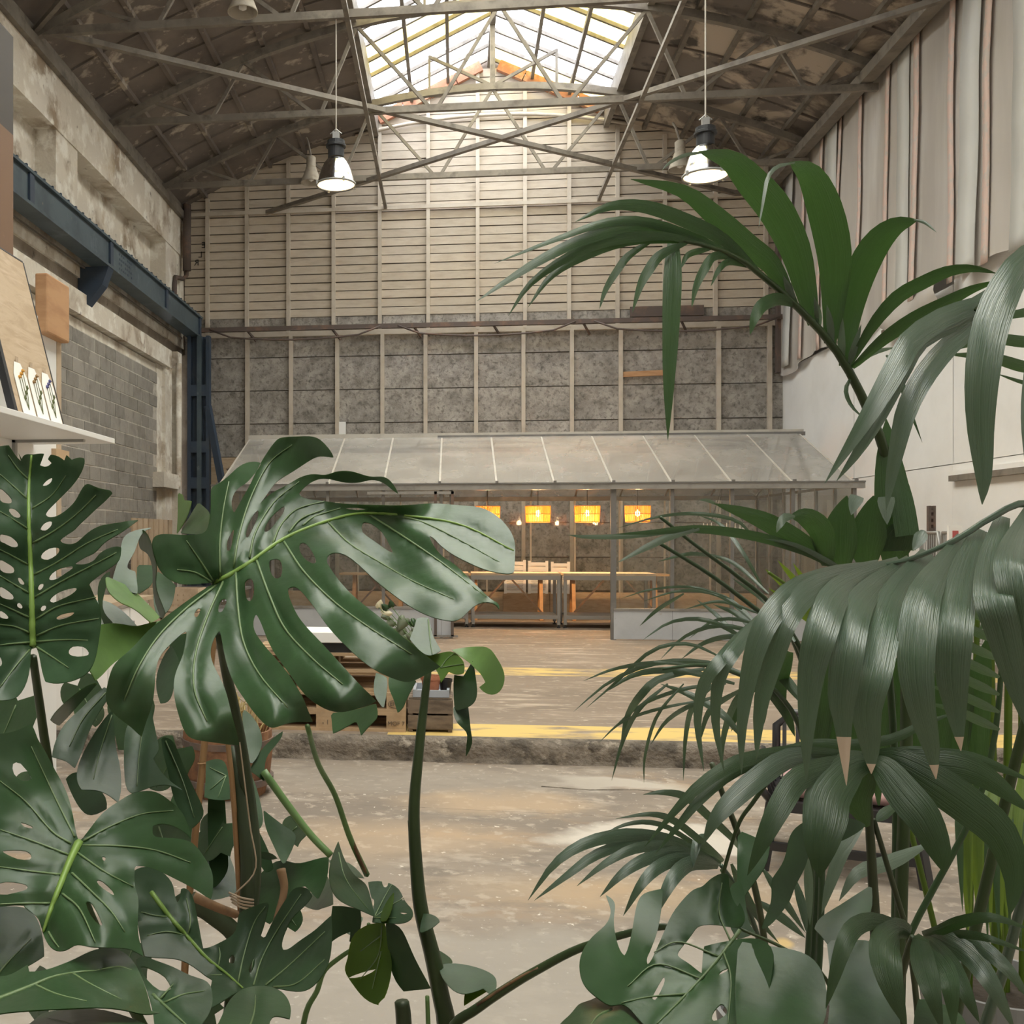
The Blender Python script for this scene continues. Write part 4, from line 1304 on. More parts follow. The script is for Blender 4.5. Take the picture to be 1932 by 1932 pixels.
def tps(H):
    H = np.array(H, float)
    if len(H) < 3:
        return lambda X, Y: np.full(len(X), H[:, 2].mean())
    s = 300.
    A = H[:, :2] / s
    n = len(A)
    def U(r2): return np.where(r2 > 0, r2 * np.log(r2 + 1e-12), 0)
    K = U(((A[:, None] - A[None]) ** 2).sum(-1)) + np.eye(n) * .02
    Pm = np.hstack([np.ones((n, 1)), A])
    L = np.zeros((n + 3, n + 3)); L[:n, :n] = K; L[:n, n:] = Pm; L[n:, :n] = Pm.T
    w = np.linalg.lstsq(L, np.concatenate([H[:, 2], [0, 0, 0]]), rcond=None)[0]
    def f(X, Y):
        Q = np.stack([X, Y], 1) / s
        return U(((Q[:, None] - A[None]) ** 2).sum(-1)) @ w[:n] + w[n] + Q @ w[n + 1:]
    return f


def segdist(X, Y, line):
    d = np.full(len(X), 1e9)
    for (x0, y0), (x1, y1) in zip(line[:-1], line[1:]):
        vx, vy = x1 - x0, y1 - y0
        t = np.clip(((X - x0) * vx + (Y - y0) * vy) / (vx * vx + vy * vy + 1e-9), 0, 1)
        d = np.minimum(d, np.hypot(X - x0 - t * vx, Y - y0 - t * vy))
    return d


def cat(pts, n):
    """catmull-rom through points (any dimension)"""
    P_ = [np.array(p, float) for p in pts]
    if len(P_) == 2:
        return [P_[0] + (P_[1] - P_[0]) * t for t in np.linspace(0, 1, n)]
    P_ = [2 * P_[0] - P_[1]] + P_ + [2 * P_[-1] - P_[-2]]
    segs = len(P_) - 3
    out = []
    for t in np.linspace(0, segs - 1e-6, n):
        i = int(t); u = t - i
        p0, p1, p2, p3 = P_[i:i + 4]
        out.append(.5 * (2 * p1 + (p2 - p0) * u + (2 * p0 - 5 * p1 + 4 * p2 - p3) * u * u + (3 * p1 - p0 - 3 * p2 + p3) * u ** 3))
    return out


def leaf(plant, z, out, hand, holes=(), mid=None, veins=(), mat='leaf_mid', vmat='vein', grid=11, groove=.007, vr=.0016, mr=.005, wave=.006, gw=9, name='leaf'):
    """a broad leaf blade: outline measured on the photo, its own distance and curvature from hand = (x,y,distance)"""
    o_ = smooth_loop(tf(P(out), z))
    hs = [smooth_loop(tf(P(h), z), 2, 0) for h in holes]
    D = tps(tf(P(hand), z))
    V = [tf(P(v), z) for v in veins]
    MD = tf(P(mid), z) if mid else None
    pts = list(o_)
    ed = [(i, (i + 1) % len(o_)) for i in range(len(o_))]
    for h in hs:
        b = len(pts); pts += h
        ed += [(b + i, b + (i + 1) % len(h)) for i in range(len(h))]
    xs = [p[0] for p in o_]; ys = [p[1] for p in o_]
    gx, gy = np.meshgrid(np.arange(min(xs) + 2, max(xs), grid), np.arange(min(ys) + 2, max(ys), grid))
    gx[1::2] += grid / 2
    gx, gy = gx.ravel(), gy.ravel()
    keep = inside(o_, gx, gy)
    for h in hs: keep &= ~inside(h, gx, gy)
    for loop in [o_] + hs:
        L = np.array(loop)
        dm = ((gx[:, None] - L[None, :, 0]) ** 2 + (gy[:, None] - L[None, :, 1]) ** 2).min(1)
        keep &= dm > (grid * .45) ** 2
    pts += list(zip(gx[keep], gy[keep]))
    r = geometry.delaunay_2d_cdt([Vector((float(a), float(b))) for a, b in pts], ed, [], 0, 1e-4)
    vx = np.array([(v.x, v.y) for v in r[0]]); tri = r[2]
    cx = np.array([vx[list(t)].mean(0) for t in tri])
    ok = inside(o_, cx[:, 0], cx[:, 1])
    for h in hs: ok &= ~inside(h, cx[:, 0], cx[:, 1])
    tri = [t for t, k in zip(tri, ok) if k]
    def depth(X, Y, gro=True):
        d = D(X, Y)
        nzv = np.array([noise.noise(Vector((x / 70, y / 70, 3.3))) for x, y in zip(X, Y)])
        d = d + wave * nzv
        if gro:
            for v in V + ([MD] if MD else []):
                d = d + groove * np.exp(-(segdist(X, Y, v) / gw) ** 2)
        return d
    d = depth(vx[:, 0], vx[:, 1])
    vs = [aD(x, y, dd) for (x, y), dd in zip(vx, d)]
    me = bpy.data.meshes.new(name)
    me.from_pydata([tuple(v) for v in vs], [], [tuple(t) for t in tri])
    me.polygons.foreach_set('use_smooth', [True] * len(me.polygons))
    me.materials.append(MATS[mat])
    bm = bmesh.new(); bm.from_mesh(me)
    bmesh.ops.delete(bm, geom=[v for v in bm.verts if not v.link_faces], context='VERTS')
    bmesh.ops.recalc_face_normals(bm, faces=bm.faces)
    bm.to_mesh(me); bm.free()
    o = bpy.data.objects.new(name, me); COL.objects.link(o); par(o, plant)
    so = o.modifiers.new('thick', 'SOLIDIFY'); so.thickness = .0012; so.offset = 0; so.use_rim = False
    def rib(line, r0, r1, m, nm):
        q = cat(line, max(6, len(line) * 4))
        X, Y = np.array([p[0] for p in q]), np.array([p[1] for p in q])
        dd = depth(X, Y)
        n = len(q)
        MB().tube([aD(x, y, k - .0035) for x, y, k in zip(X, Y, dd)], [r0 + (r1 - r0) * i / (n - 1) for i in range(n)], 5).build(nm, m, o, smooth=True)
    if MD: rib(MD, mr, mr * .3, vmat, 'midrib')
    for v in V: rib(v, vr, vr * .45, vmat if vmat != 'vein_bright' else 'vein', 'vein')
    return o


UVN = 'along'


def blade(parent, pts, w, mat='palm_green', tilt=0, fold=.18, n=16, tip=None, base=.3, peak=.35, name='leaflet', z=None, d0=None):
    """one palm leaflet: pts = (x, y, distance), w = greatest width in photo pixels"""
    if isinstance(pts, str): pts = P(pts)
    if z: pts = tf(pts, z)
    if d0 is not None:
        pts = [(p[0], p[1], d0 + (p[2] if len(p) > 2 else 0)) for p in pts]
    q = cat(pts, n)
    C = [aD(*p) for p in q]
    dm = sum(p[2] for p in q) / n
    wm = w / F * dm
    vs, fs, uv = [], [], []
    K = (-1, -.5, 0, .5, 1)
    prev = None
    for i, c in enumerate(C):
        s = i / (n - 1)
        t = (C[min(i + 1, n - 1)] - C[max(i - 1, 0)]).normalized()
        view = (c - CAM).normalized()
        a = t.cross(view)
        if a.length < .12 and prev is not None: a = prev.copy()
        a.normalize()
        if prev is not None and a.dot(prev) < 0: a = -a
        if prev is not None: a = (a * .6 + prev * .4).normalized()
        prev = a.copy()
        a = Matrix.Rotation(tilt, 3, t) @ a
        nn = a.cross(t).normalized()
        prof = base + (1 - base) * math.sin(min(1, s / peak) * math.pi / 2) if s < peak else max(0.02, math.cos((s - peak) / (1 - peak) * math.pi / 2) ** .8)
        h = wm / 2 * prof
        for k in K:
            vs.append(c + a * (k * h) + nn * (abs(k) * h * fold))
            uv.append((k * .5 + .5, s))
    m = len(K)
    for i in range(n - 1):
        for k in range(m - 1):
            fs.append((i * m + k, i * m + k + 1, (i + 1) * m + k + 1, (i + 1) * m + k))
    me = bpy.data.meshes.new(name)
    me.from_pydata([tuple(v) for v in vs], [], fs)
    ul = me.uv_layers.new(name=UVN)
    for lp in me.loops: ul.data[lp.index].uv = uv[lp.vertex_index]
    me.polygons.foreach_set('use_smooth', [True] * len(fs))
    me.materials.append(MATS[mat])
    if tip:
        me.materials.append(MATS['dry_tip'])
        for f in me.polygons:
            if f.index // (m - 1) > (n - 1) * (1 - tip): f.material_index = 1
    o = bpy.data.objects.new(name, me); COL.objects.link(o); par(o, parent)
    return o


def stalk(parent, pts, r0, r1=None, mat='petiole', name='petiole', n=None, z=None, d0=None, k=8):
    """pts = (x, y, distance); radii in photo pixels"""
    if isinstance(pts, str): pts = P(pts)
    if z: pts = tf(pts, z)
    if d0 is not None: pts = [(p[0], p[1], d0 + (p[2] if len(p) > 2 else 0)) for p in pts]
    n = n or max(8, len(pts) * 4)
    q = cat(pts, n)
    r1 = r0 if r1 is None else r1
    return MB().tube([aD(*p) for p in q], [(r0 + (r1 - r0) * i / (n - 1)) / F * q[i][2] for i in range(n)], k).build(name, mat, parent, smooth=True)


def plant_pot(parent, c, r, h, mat='pot_grey'):
    MB().lathe([(0, 0), (r * .75, 0), (r, h), (r * .94, h), (r * .9, h * .9), (0, h * .9)], c, 28).build('pot', mat, parent)
    MB().lathe([(0, h * .91), (r * .91, h * .91)], c, 20).build('soil', M('soil', (.04, .03, .022), .95, bump=(60, .8, .01)), parent)


# ================================================================ SPLIT-LEAF PLANT (monstera) ON THE LEFT
def floor_at(px, d):
    p = aD(px, 1500, d); return Vector((p.x, p.y, LOW))
mA = thing('split_leaf_plant', floor_at(430, 1.85), 'tall staked split-leaf plant with the largest pierced glossy leaf', 'plant')
plant_pot(mA, mA.location, .24, .42)
ZA = (160, 800, 2.3)
leaf(mA, ZA, "565,690 520,690 430,700 370,677 330,642 310,600 295,548 293,508 305,487 335,476 400,481 470,481 525,472 540,430 548,370 547,300 552,272 580,260 625,225 660,190 700,168 740,163 764,172 752,195 735,218 712,246 690,264 662,280 645,308 635,340 640,372 650,383 666,356 690,312 715,270 740,215 765,165 800,110 830,72 852,58 900,55 960,53 1003,56 1035,80 1065,115 1078,143 1060,144 1020,140 990,150 950,175 910,202 862,230 832,250 805,285 780,322 756,350 790,316 830,288 870,270 910,245 950,225 1000,215 1040,224 1080,209 1115,203 1170,206 1235,232 1290,225 1322,242 1345,272 1360,303 1328,282 1298,254 1242,240 1200,255 1130,256 1080,242 1030,236 982,251 946,281 930,302 945,320 990,330 1050,336 1110,345 1200,350 1280,352 1350,355 1420,350 1500,345 1560,348 1640,355 1700,360 1742,371 1790,400 1830,440 1855,480 1868,520 1866,580 1862,645 1830,651 1780,645 1720,628 1660,600 1610,575 1580,556 1540,526 1518,500 1497,487 1506,516 1530,552 1560,582 1600,604 1650,652 1700,702 1740,742 1770,768 1795,778 1798,805 1776,776 1705,775 1650,830 1610,858 1550,850 1480,830 1400,786 1330,735 1260,680 1200,622 1150,580 1110,561 1075,560 1052,575 1050,598 1062,622 1110,690 1180,762 1270,830 1330,882 1400,940 1460,990 1542,1053 1490,1080 1420,1120 1370,1116 1300,1090 1230,1050 1160,990 1090,920 1040,860 1000,800 960,750 930,716 905,706 882,716 886,750 902,788 922,830 960,880 1010,932 1060,986 1110,1040 1160,1096 1210,1150 1264,1202 1200,1230 1140,1246 1100,1250 1050,1240 1000,1210 960,1180 920,1130 880,1072 840,1020 812,975 790,930 765,862 745,828 733,842 730,880 745,915 772,952 802,988 850,1042 890,1092 920,1142 950,1192 970,1250 988,1292 930,1290 870,1300 820,1320 790,1310 740,1260 690,1190 650,1130 620,1060 602,980 592,920 583,900 562,928 545,978 550,1030 580,1090 610,1150 630,1230 650,1310 670,1392 600,1386 520,1376 460,1366 430,1330 410,1270 390,1200 385,1130 396,1070 425,1010 436,950 442,905 420,910 370,958 330,1000 310,1050 305,1110 300,1170 290,1230 262,1300 246,1357 200,1312 150,1280 102,1230 90,1190 100,1120 122,1050 160,1010 210,970 260,910 320,860 400,800 480,742 540,702",
     "565,690,1.62 300,560,1.5 560,280,1.7 760,165,1.84 1075,140,1.74 860,60,1.84 1360,300,1.62 1100,230,1.76 860,480,1.7 1180,390,1.74 1500,350,1.72 1760,380,1.66 1865,560,1.55 1840,645,1.5 1500,480,1.6 1300,420,1.68 1400,600,1.58 1770,768,1.42 1600,850,1.36 1350,720,1.47 1100,570,1.58 1540,1053,1.36 1300,1040,1.33 1100,800,1.45 950,650,1.56 1264,1202,1.34 1080,1230,1.29 900,950,1.42 750,700,1.57 985,1292,1.36 820,1310,1.31 700,1050,1.43 665,1390,1.38 480,1360,1.33 470,1100,1.4 500,850,1.53 246,1355,1.4 100,1210,1.36 220,1050,1.38 400,830,1.52",
     holes=["637,470 648,460 643,500 632,545 618,548 618,510", "750,375 753,400 735,440 712,488 699,490 703,455 725,405", "866,358 862,385 835,420 808,455 785,470 780,455 800,415 840,375", "1130,366 1180,364 1222,370 1180,374", "1206,430 1240,432 1290,470 1325,530 1335,560 1300,540 1250,505 1205,470", "935,520 960,520 990,560 1004,600 985,605 950,580 931,545", "800,600 815,588 845,590 858,625 850,665 825,670 805,640", "693,700 700,680 722,672 735,700 733,745 718,770 700,755", "580,790 595,762 615,762 612,785 596,815 580,815", "475,825 490,802 503,805 490,835 478,838"],
     mid="565,690 700,612 860,500 1040,425 1200,388 1400,398 1640,440 1860,550",
     veins=["588,662 586,520 600,380 625,250", "645,625 670,480 720,320 800,170 900,90", "715,580 740,470 820,340 930,250", "815,520 850,440 920,370 1040,335", "885,470 940,410 1040,370", "945,440 1000,400 1110,365", "560,688 505,600 440,505", "555,690 480,645 400,632", "1055,425 1150,520 1280,600 1420,680 1600,760", "865,512 950,640 1080,770 1230,880 1420,1000", "745,590 800,740 870,890 990,1020 1120,1130", "655,640 665,800 690,950 760,1090 880,1230", "600,685 530,840 480,1000 475,1150 530,1290", "570,700 440,800 320,920 230,1060 170,1200", "1230,390 1400,500 1560,610 1740,750", "1300,392 1450,420 1620,500 1800,600"],
     vmat='vein_bright', groove=.010, wave=.010, gw=10, mr=.0048, vr=.0022)
ZB_ = (0, 820, 3.864)
leaf(mA, ZB_, "240,1548 275,1562 300,1690 330,1800 420,1816 520,1800 590,1770 645,1735 690,1650 710,1560 725,1450 742,1345 722,1240 690,1188 660,1112 650,1096 662,1074 760,1000 850,940 876,898 882,822 840,815 770,836 715,876 690,918 620,948 546,942 612,900 642,885 700,860 760,782 860,730 930,682 985,642 1004,624 930,630 850,645 760,656 690,682 620,730 560,790 500,800 452,788 440,770 470,740 540,700 572,660 640,600 690,550 750,500 790,460 818,428 800,404 760,400 700,386 650,358 620,366 590,410 560,470 520,520 460,570 400,602 350,602 334,580 350,550 400,500 450,450 510,390 560,330 600,260 616,200 610,172 570,166 522,184 486,150 470,190 428,158 372,146 352,180 378,208 340,238 298,226 292,214 320,140 270,140 235,146 200,140 165,158 160,178 134,134 152,192 120,160 92,120 64,78 20,84 -60,100 -150,250 -200,500 -230,900 -230,1300 -180,1700 -60,1930 40,1935 130,1920 200,1800 222,1660 222,1585",
     "240,1545,1.5 225,900,1.56 215,300,1.64 60,80,1.62 600,180,1.54 815,430,1.5 1000,625,1.5 880,830,1.47 740,1300,1.45 640,1740,1.4 350,1800,1.42 60,1930,1.42 -200,900,1.44 -150,300,1.54 -200,1500,1.42 500,600,1.55 500,1000,1.51 450,1400,1.49 60,700,1.52 60,1200,1.49",
     holes=["310,370 340,335 380,315 375,345 340,372", "295,690 320,650 360,632 380,640 370,670 330,700", "300,900 310,865 360,830 420,825 435,845 410,880 350,912", "357,1050 380,1010 440,975 520,960 530,975 480,1010 420,1050 375,1060", "275,1120 290,1092 315,1088 315,1110 290,1135", "363,1210 390,1175 450,1140 540,1118 560,1130 520,1165 450,1200 390,1225", "295,1270 310,1248 335,1250 330,1275 305,1288", "410,1335 450,1310 530,1295 540,1305 500,1330 430,1350", "65,560 75,538 110,545 150,585 140,605 100,600", "0,735 20,728 80,745 125,785 130,815 90,820 30,790 0,775", "0,395 40,420 85,470 80,500 40,500 0,480", "130,1050 150,1045 178,1080 170,1095 145,1085", "0,915 50,935 100,970 100,1005 50,1010 0,985", "0,1112 40,1125 95,1170 95,1200 50,1200 0,1175", "125,1235 145,1228 165,1255 155,1268 130,1258", "0,1285 35,1300 62,1330 50,1345 0,1330", "500,1575 530,1545 600,1545 640,1575 645,1608 570,1620 510,1605", "0,1620 12,1640 15,1670 0,1690"],
     mid="240,1545 235,1350 225,1000 212,700 210,400 230,150",
     veins=["235,540 380,440 480,300", "240,790 400,700 560,580 700,440", "250,1020 420,930 640,790 860,690", "255,1185 450,1070 700,940 850,860", "265,1345 430,1250 700,1185", "270,1465 450,1390 720,1340", "265,1510 480,1495 640,1500", "270,1550 380,1620 500,1700", "200,470 80,360 0,290", "205,690 100,620 0,560", "205,950 80,880 -20,830", "210,1155 100,1090 0,1030", "215,1335 100,1280 0,1235", "215,1445 110,1400 0,1385", "215,1515 80,1525 0,1535", "215,1570 120,1680 0,1840", "210,330 130,250 60,150"],
     mat='leaf_grey', vmat='vein_bright', groove=.008, mr=.0065, vr=.0018)
ZC = (0, 1300, 3.056)
leaf(mA, ZC, "450,872 470,868 500,830 560,750 620,690 700,640 760,602 850,586 920,600 1000,660 1060,720 1086,800 1104,856 1050,815 1000,790 940,775 882,790 880,838 902,855 960,860 1090,870 1150,930 1210,1020 1229,1080 1226,1160 1215,1212 1150,1170 1100,1140 1000,1090 900,1040 820,1020 776,1032 776,1140 792,1180 800,1250 790,1350 800,1450 826,1542 760,1500 690,1495 600,1490 520,1490 440,1470 400,1500 340,1516 290,1490 256,1432 240,1382 230,1340 200,1300 140,1260 130,1246 0,1250 -110,1250 -160,900 -120,600 -60,480 -60,280 0,260 60,250 120,230 178,205 200,240 222,300 252,340 300,440 370,560 412,680 432,800",
     "450,880,1.36 250,1400,1.26 0,260,1.42 180,210,1.44 1000,660,1.42 760,610,1.46 1215,1205,1.28 900,940,1.35 776,1100,1.33 820,1540,1.24 550,1480,1.2 0,1250,1.26 -140,800,1.32 100,700,1.38 600,1100,1.3 200,1000,1.32",
     holes=["75,432 120,430 182,515 130,532 80,490", "120,770 180,790 185,805 140,795", "15,935 80,930 150,935 180,960 170,985 100,980 40,955", "0,1120 80,1115 150,1130 155,1155 90,1175 0,1185", "495,1235 520,1230 550,1270 590,1355 570,1360 520,1300", "590,968 608,972 606,990 594,988", "560,1105 590,1110 650,1165 655,1190 620,1170 570,1130"],
     mid="455,885 400,1000 340,1150 290,1280 250,1400",
     veins=["470,900 700,905 900,930 1100,1000", "450,945 600,1050 770,1140", "415,1060 520,1160 640,1280 720,1400", "360,1180 460,1270 550,1460", "480,875 640,790 820,720 1000,700", "410,890 300,820 150,650 0,530", "395,955 200,880 0,810", "350,1070 180,1050 0,1025", "290,1235 150,1235 0,1240", "430,850 330,650 250,480 180,330", "280,1400 310,1450 340,1490"],
     mat='leaf_dark', vmat='vein_bright', groove=.007, mr=.0062, vr=.0016)
leaf(mA, ZC, "160,1592 170,1632 250,1626 330,1600 430,1560 500,1522 580,1496 660,1498 730,1530 790,1600 830,1700 860,1800 872,1858 925,1866 840,1882 760,1862 650,1842 520,1839 400,1846 250,1852 100,1862 0,1872 -120,1880 -120,1640 0,1672 100,1630",
     "0,1790,1.12 580,1620,1.2 600,1500,1.27 870,1860,1.16 400,1845,1.06 0,1680,1.16 0,1870,1.04 800,1650,1.22", mid="-80,1815 150,1725 300,1662 450,1632 590,1622", veins=["200,1705 330,1760 500,1800", "420,1640 520,1700 700,1790", "560,1625 680,1600 760,1620"], mat='leaf_dark', vmat='vein', groove=.008, mr=.003)
leaf(mA, ZC, "120,1990 190,1932 230,1872 350,1852 560,1842 700,1882 840,1932 860,2000", "120,1990,1.1 350,1852,1.2 840,1932,1.14 560,1990,1.02", mid="560,1990 400,1930 240,1890", mat='leaf_dark', vmat='vein_dark', mr=.002)
leaf(mA, ZC, "-120,1270 0,1262 140,1252 210,1320 240,1400 255,1540 150,1600 60,1660 -120,1720", "0,1262,1.4 240,1400,1.38 150,1600,1.3 -100,1700,1.26", mid="-60,1700 60,1560 180,1440", mat='leaf_dark', vmat='vein_dark', mr=.002)
leaf(mA, ZC, "785,1562 830,1540 900,1570 1000,1602 1100,1660 1200,1682 1226,1760 1220,1850 1160,1940 1100,1990 900,1990 890,1880 842,1720 802,1622",
     "785,1562,1.36 1226,1760,1.3 900,1990,1.18 1160,1940,1.2 1000,1700,1.29", holes=["812,1602 880,1620 950,1660 984,1718 975,1738 920,1738 850,1680"], mid="880,1760 1000,1870 1100,1960", veins=["940,1810 1060,1760 1180,1740", "920,1790 1000,1700"], mat='leaf_grey', vmat='vein', mr=.0025)
ZE = (240, 1400, 2.683)
leaf(mA, ZE, "35,652 90,630 170,650 230,712 238,770 252,812 270,790 272,745 300,740 335,782 350,870 370,960 385,1046 440,1030 500,1000 556,960 560,870 600,850 680,816 716,820 705,880 690,940 676,980 700,986 730,920 770,850 820,772 850,736 910,735 936,780 900,830 840,882 800,960 780,1022 790,1052 820,1050 880,1000 960,950 1032,880 1036,980 1030,1080 1000,1170 940,1240 880,1266 800,1256 730,1242 640,1246 585,1250 500,1302 420,1350 420,1250 430,1205 400,1190 300,1110 200,1092 90,1086 60,950 40,850 30,750",
     "215,885,1.62 585,1245,1.46 35,652,1.66 300,745,1.68 716,820,1.6 910,735,1.58 1032,880,1.5 940,1240,1.4 420,1350,1.42 90,1086,1.52 400,1090,1.56 750,1050,1.53",
     holes=["515,1100 530,1078 545,1090 540,1120 520,1120", "615,1150 640,1095 645,1130 625,1170"], mid="120,760 215,885 300,980 400,1090 500,1170 585,1245",
     veins=["305,985 320,900 300,790", "215,885 150,880 70,860", "300,980 200,960 100,980", "462,1130 470,1080 465,1040", "560,1220 590,1080 640,920 700,830", "640,1230 680,1100 760,950 880,770", "700,1230 820,1130 1000,960", "480,1180 420,1180", "740,1240 860,1220 1000,1100"], mat='leaf_grey', vmat='vein_bright', mr=.0045, groove=.008)
leaf(mA, ZE, "440,1490 470,1420 500,1332 560,1262 640,1236 740,1240 800,1280 830,1342 822,1402 760,1386 720,1402 690,1490", "470,1420,1.16 640,1236,1.3 830,1342,1.24 690,1490,1.12", mid="600,1490 640,1380 650,1280", mat='leaf_dark', vmat='vein_dark', mr=.002)
# drooping lobed leaf behind
for out, hand, vs_ in (
        ("640,20 600,-10 520,60 440,140 370,200 320,300 300,392 390,412 432,455 480,340 530,200 600,92", "640,20,1.9 300,390,1.78 432,455,1.76", ["610,20 480,170 400,330"]),
        ("650,120 560,230 500,330 452,430 440,520 470,582 560,580 640,620 682,655 702,560 690,420 662,330", "650,120,1.9 470,582,1.74 690,650,1.76 560,400,1.84", ["645,150 580,350 540,520"]),
        ("720,210 715,400 720,560 760,602 830,580 920,550 1000,560 1052,582 962,520 912,450 884,400 922,350 900,270 870,120 800,160", "720,210,1.95 1050,580,1.8 740,590,1.8", ["830,170 800,400 790,560"]),
        ("930,290 970,280 1012,320 1060,450 1120,580 1170,680 1172,740 1110,802 1080,770 1000,640 976,500 942,380", "930,290,1.95 1172,740,1.8 1100,800,1.8", ["955,300 1050,520 1120,740"]),
        ("380,520 440,480 600,590 615,690 520,735 470,700 430,640", "380,520,2 600,690,1.9 520,735,1.9", []),
        ("290,180 330,120 420,40 500,-20 560,-30 480,60 400,150 340,210", "290,180,1.9 560,-30,2 400,100,1.95", [])):
    leaf(mA, ZC, out, hand, veins=vs_, mat='leaf_grey', groove=.006, vmat='vein_dark')
ZI = (0, 820, 3.864)
for out, hand, mt in (
        ("880,842 890,770 930,720 1020,690 1108,680 1052,702 1012,760 992,830 962,890 926,950 936,986 986,1000 1000,1100 1000,1162 900,1130 820,1060 850,960", "880,842,1.78 1105,680,1.86 1000,1160,1.7 820,1060,1.72", 'leaf_dark'),
        ("1010,760 1035,692 1072,720 1106,800 1142,930 1142,1020 1132,1100 1165,1200 1205,1302 1172,1332 1110,1150 1120,1000 1090,880 1050,850 1020,830", "1035,692,1.85 1142,930,1.76 1205,1302,1.74", 'leaf_grey'),
        ("770,1050 792,1040 850,1070 950,1110 1040,1200 1110,1270 1162,1332 1100,1372 1030,1310 960,1260 880,1230 820,1180 780,1130", "770,1050,1.66 950,1120,1.72 1162,1332,1.7 880,1230,1.6", 'leaf_light'),
        ("640,1450 690,1400 760,1380 860,1375 980,1402 1060,1380 1182,1355 1182,1390 1090,1500 960,1580 830,1660 760,1740 700,1792 680,1760 640,1700 690,1650 660,1550", "640,1450,1.56 980,1400,1.66 1182,1360,1.68 700,1790,1.5 830,1660,1.57", 'leaf_light'),
        ("710,1100 760,1020 802,1000 790,1060 760,1150 742,1250 770,1320 822,1372 760,1382 722,1260", "760,1020,1.76 742,1250,1.7 800,1372,1.7", 'leaf_dark'),
        ("1150,1000 1280,1100 1250,1250 1200,1312 1150,1332 1110,1200", "1150,1000,1.95 1250,1250,1.86 1120,1250,1.86", 'leaf_dark'),
        ("1000,970 1060,955 1125,960 1120,1080 1060,1130 1000,1152", "1000,970,2.05 1125,960,2.05 1060,1130,1.9", 'leaf_grey'),
        ("1298,440 1330,438 1346,480 1396,484 1380,560 1340,650 1290,722 1300,600", "1298,440,1.98 1396,484,1.9 1290,720,1.92", 'leaf_light'),
        ("1318,718 1380,610 1440,505 1490,530 1536,576 1520,660 1490,728", "1318,718,1.9 1440,505,1.98 1530,600,1.84", 'leaf_dark'),
        ("640,1240 760,1200 900,1290 1000,1400 860,1375 760,1380 660,1420", "640,1240,1.78 1000,1400,1.8 700,1420,1.72", 'leaf_dark'),
        ("1180,1640 1250,1540 1320,1680 1270,1800 1250,1932 1170,1960 1130,1800", "1180,1640,1.9 1320,1680,1.85 1200,1932,1.8", 'leaf_grey'),
        ("1240,1500 1360,1450 1350,1640 1300,1750 1240,1640", "1240,1500,2.0 1360,1450,2.0 1300,1750,1.9", 'leaf_dark')):
    leaf(mA, ZI, out, hand, mat=mt, groove=0, wave=.012)
for out, hand, mt in (
        ("60,640 110,640 180,750 190,850 150,940 110,962 70,850", "60,640,2.1 190,850,2.05 110,960,2.0", 'leaf_dark'),
        ("110,1000 180,880 250,810 322,758 310,812 240,890 202,960 202,1082 150,1040", "110,1000,2.0 322,758,2.1 200,1080,2.0", 'leaf_grey')):
    leaf(mA, (440, 1160, 3.45), out, hand, mat=mt, groove=0)
for out, hand, mt, vv in (
        ("400,100 470,85 500,110 512,170 520,290 450,292 390,280 400,200", "400,100,2.35 512,170,2.3 450,290,2.25", 'leaf_grey', ["500,170 420,240", "500,170 460,280", "500,170 420,130"]),
        ("410,290 495,300 505,560 515,650 450,732 420,700 410,480", "410,290,2.3 515,650,2.2 430,700,2.2", 'leaf_dark', []),
        ("600,150 640,180 680,330 690,420 650,450 620,380 610,260", "600,150,2.3 690,420,2.2 620,380,2.2", 'leaf_dark', []),
        ("240,250 330,300 360,420 300,560 240,480 200,380", "240,250,2.3 360,420,2.2 240,480,2.2", 'leaf_dark', []),
        ("330,480 420,450 520,560 560,760 420,800 330,700", "330,480,2.3 560,760,2.2 330,700,2.2", 'leaf_dark', []),
        ("690,352 722,370 800,430 852,462 850,510 800,612 770,590 740,520 700,440", "690,352,2.25 852,462,2.2 800,610,2.15", 'leaf_dark', []),
        ("640,720 700,640 780,590 850,620 930,602 1020,582 1010,700 982,762 960,792 900,730 842,750 790,830 722,922 642,862", "640,720,2.25 1020,580,2.2 722,922,2.1", 'leaf_dark', []),
        ("1040,830 1100,860 1170,880 1192,900 1140,982 1080,942 1040,900", "1040,830,2.2 1192,900,2.15 1080,940,2.1", 'leaf_dark', []),
        ("900,832 930,770 1000,680 1032,720 1042,822 980,840 960,852", "900,832,2.25 1032,720,2.2 960,850,2.15", 'leaf_dark', []),
        ("640,480 660,440 720,560 740,640 700,660 660,600", "640,480,2.3 740,640,2.2 700,660,2.2", 'leaf_dark', []),
        ("640,560 720,555 760,590 700,600", "640,560,2.2 760,590,2.1 700,600,2.15", 'leaf_dark', [])):
    leaf(mA, ZE, out, hand, veins=vv, mat=mt, groove=0.003)
stalk(mA, "62,1240,1.52 75,1330,1.6 88,1420,1.66 120,1600,1.75 250,1900,1.85 400,2150,1.9", 8, 11, 'petiole')
stalk(mA, "414,1198,1.66 425,1260,1.8 440,1330,1.86 456,1420,1.9 470,1520,1.92 478,1620,1.9 470,1720,1.88 440,1900,1.85 430,2200,1.85", 8, 20, 'stem_dark', 'stem')
stalk(mA, "440,1410,1.95 458,1540,1.9 466,1640,1.88 462,1800,1.86 450,2000,1.85 440,2200,1.85", 13, 15, 'stem_dark', 'stem')
stalk(mA, "405,1180,1.95 392,1320,1.93 385,1410,1.92 376,1500,1.9 366,1600,1.88 350,1800,1.86 330,2300,1.85", 6.5, 7.5, 'bamboo', 'stake')
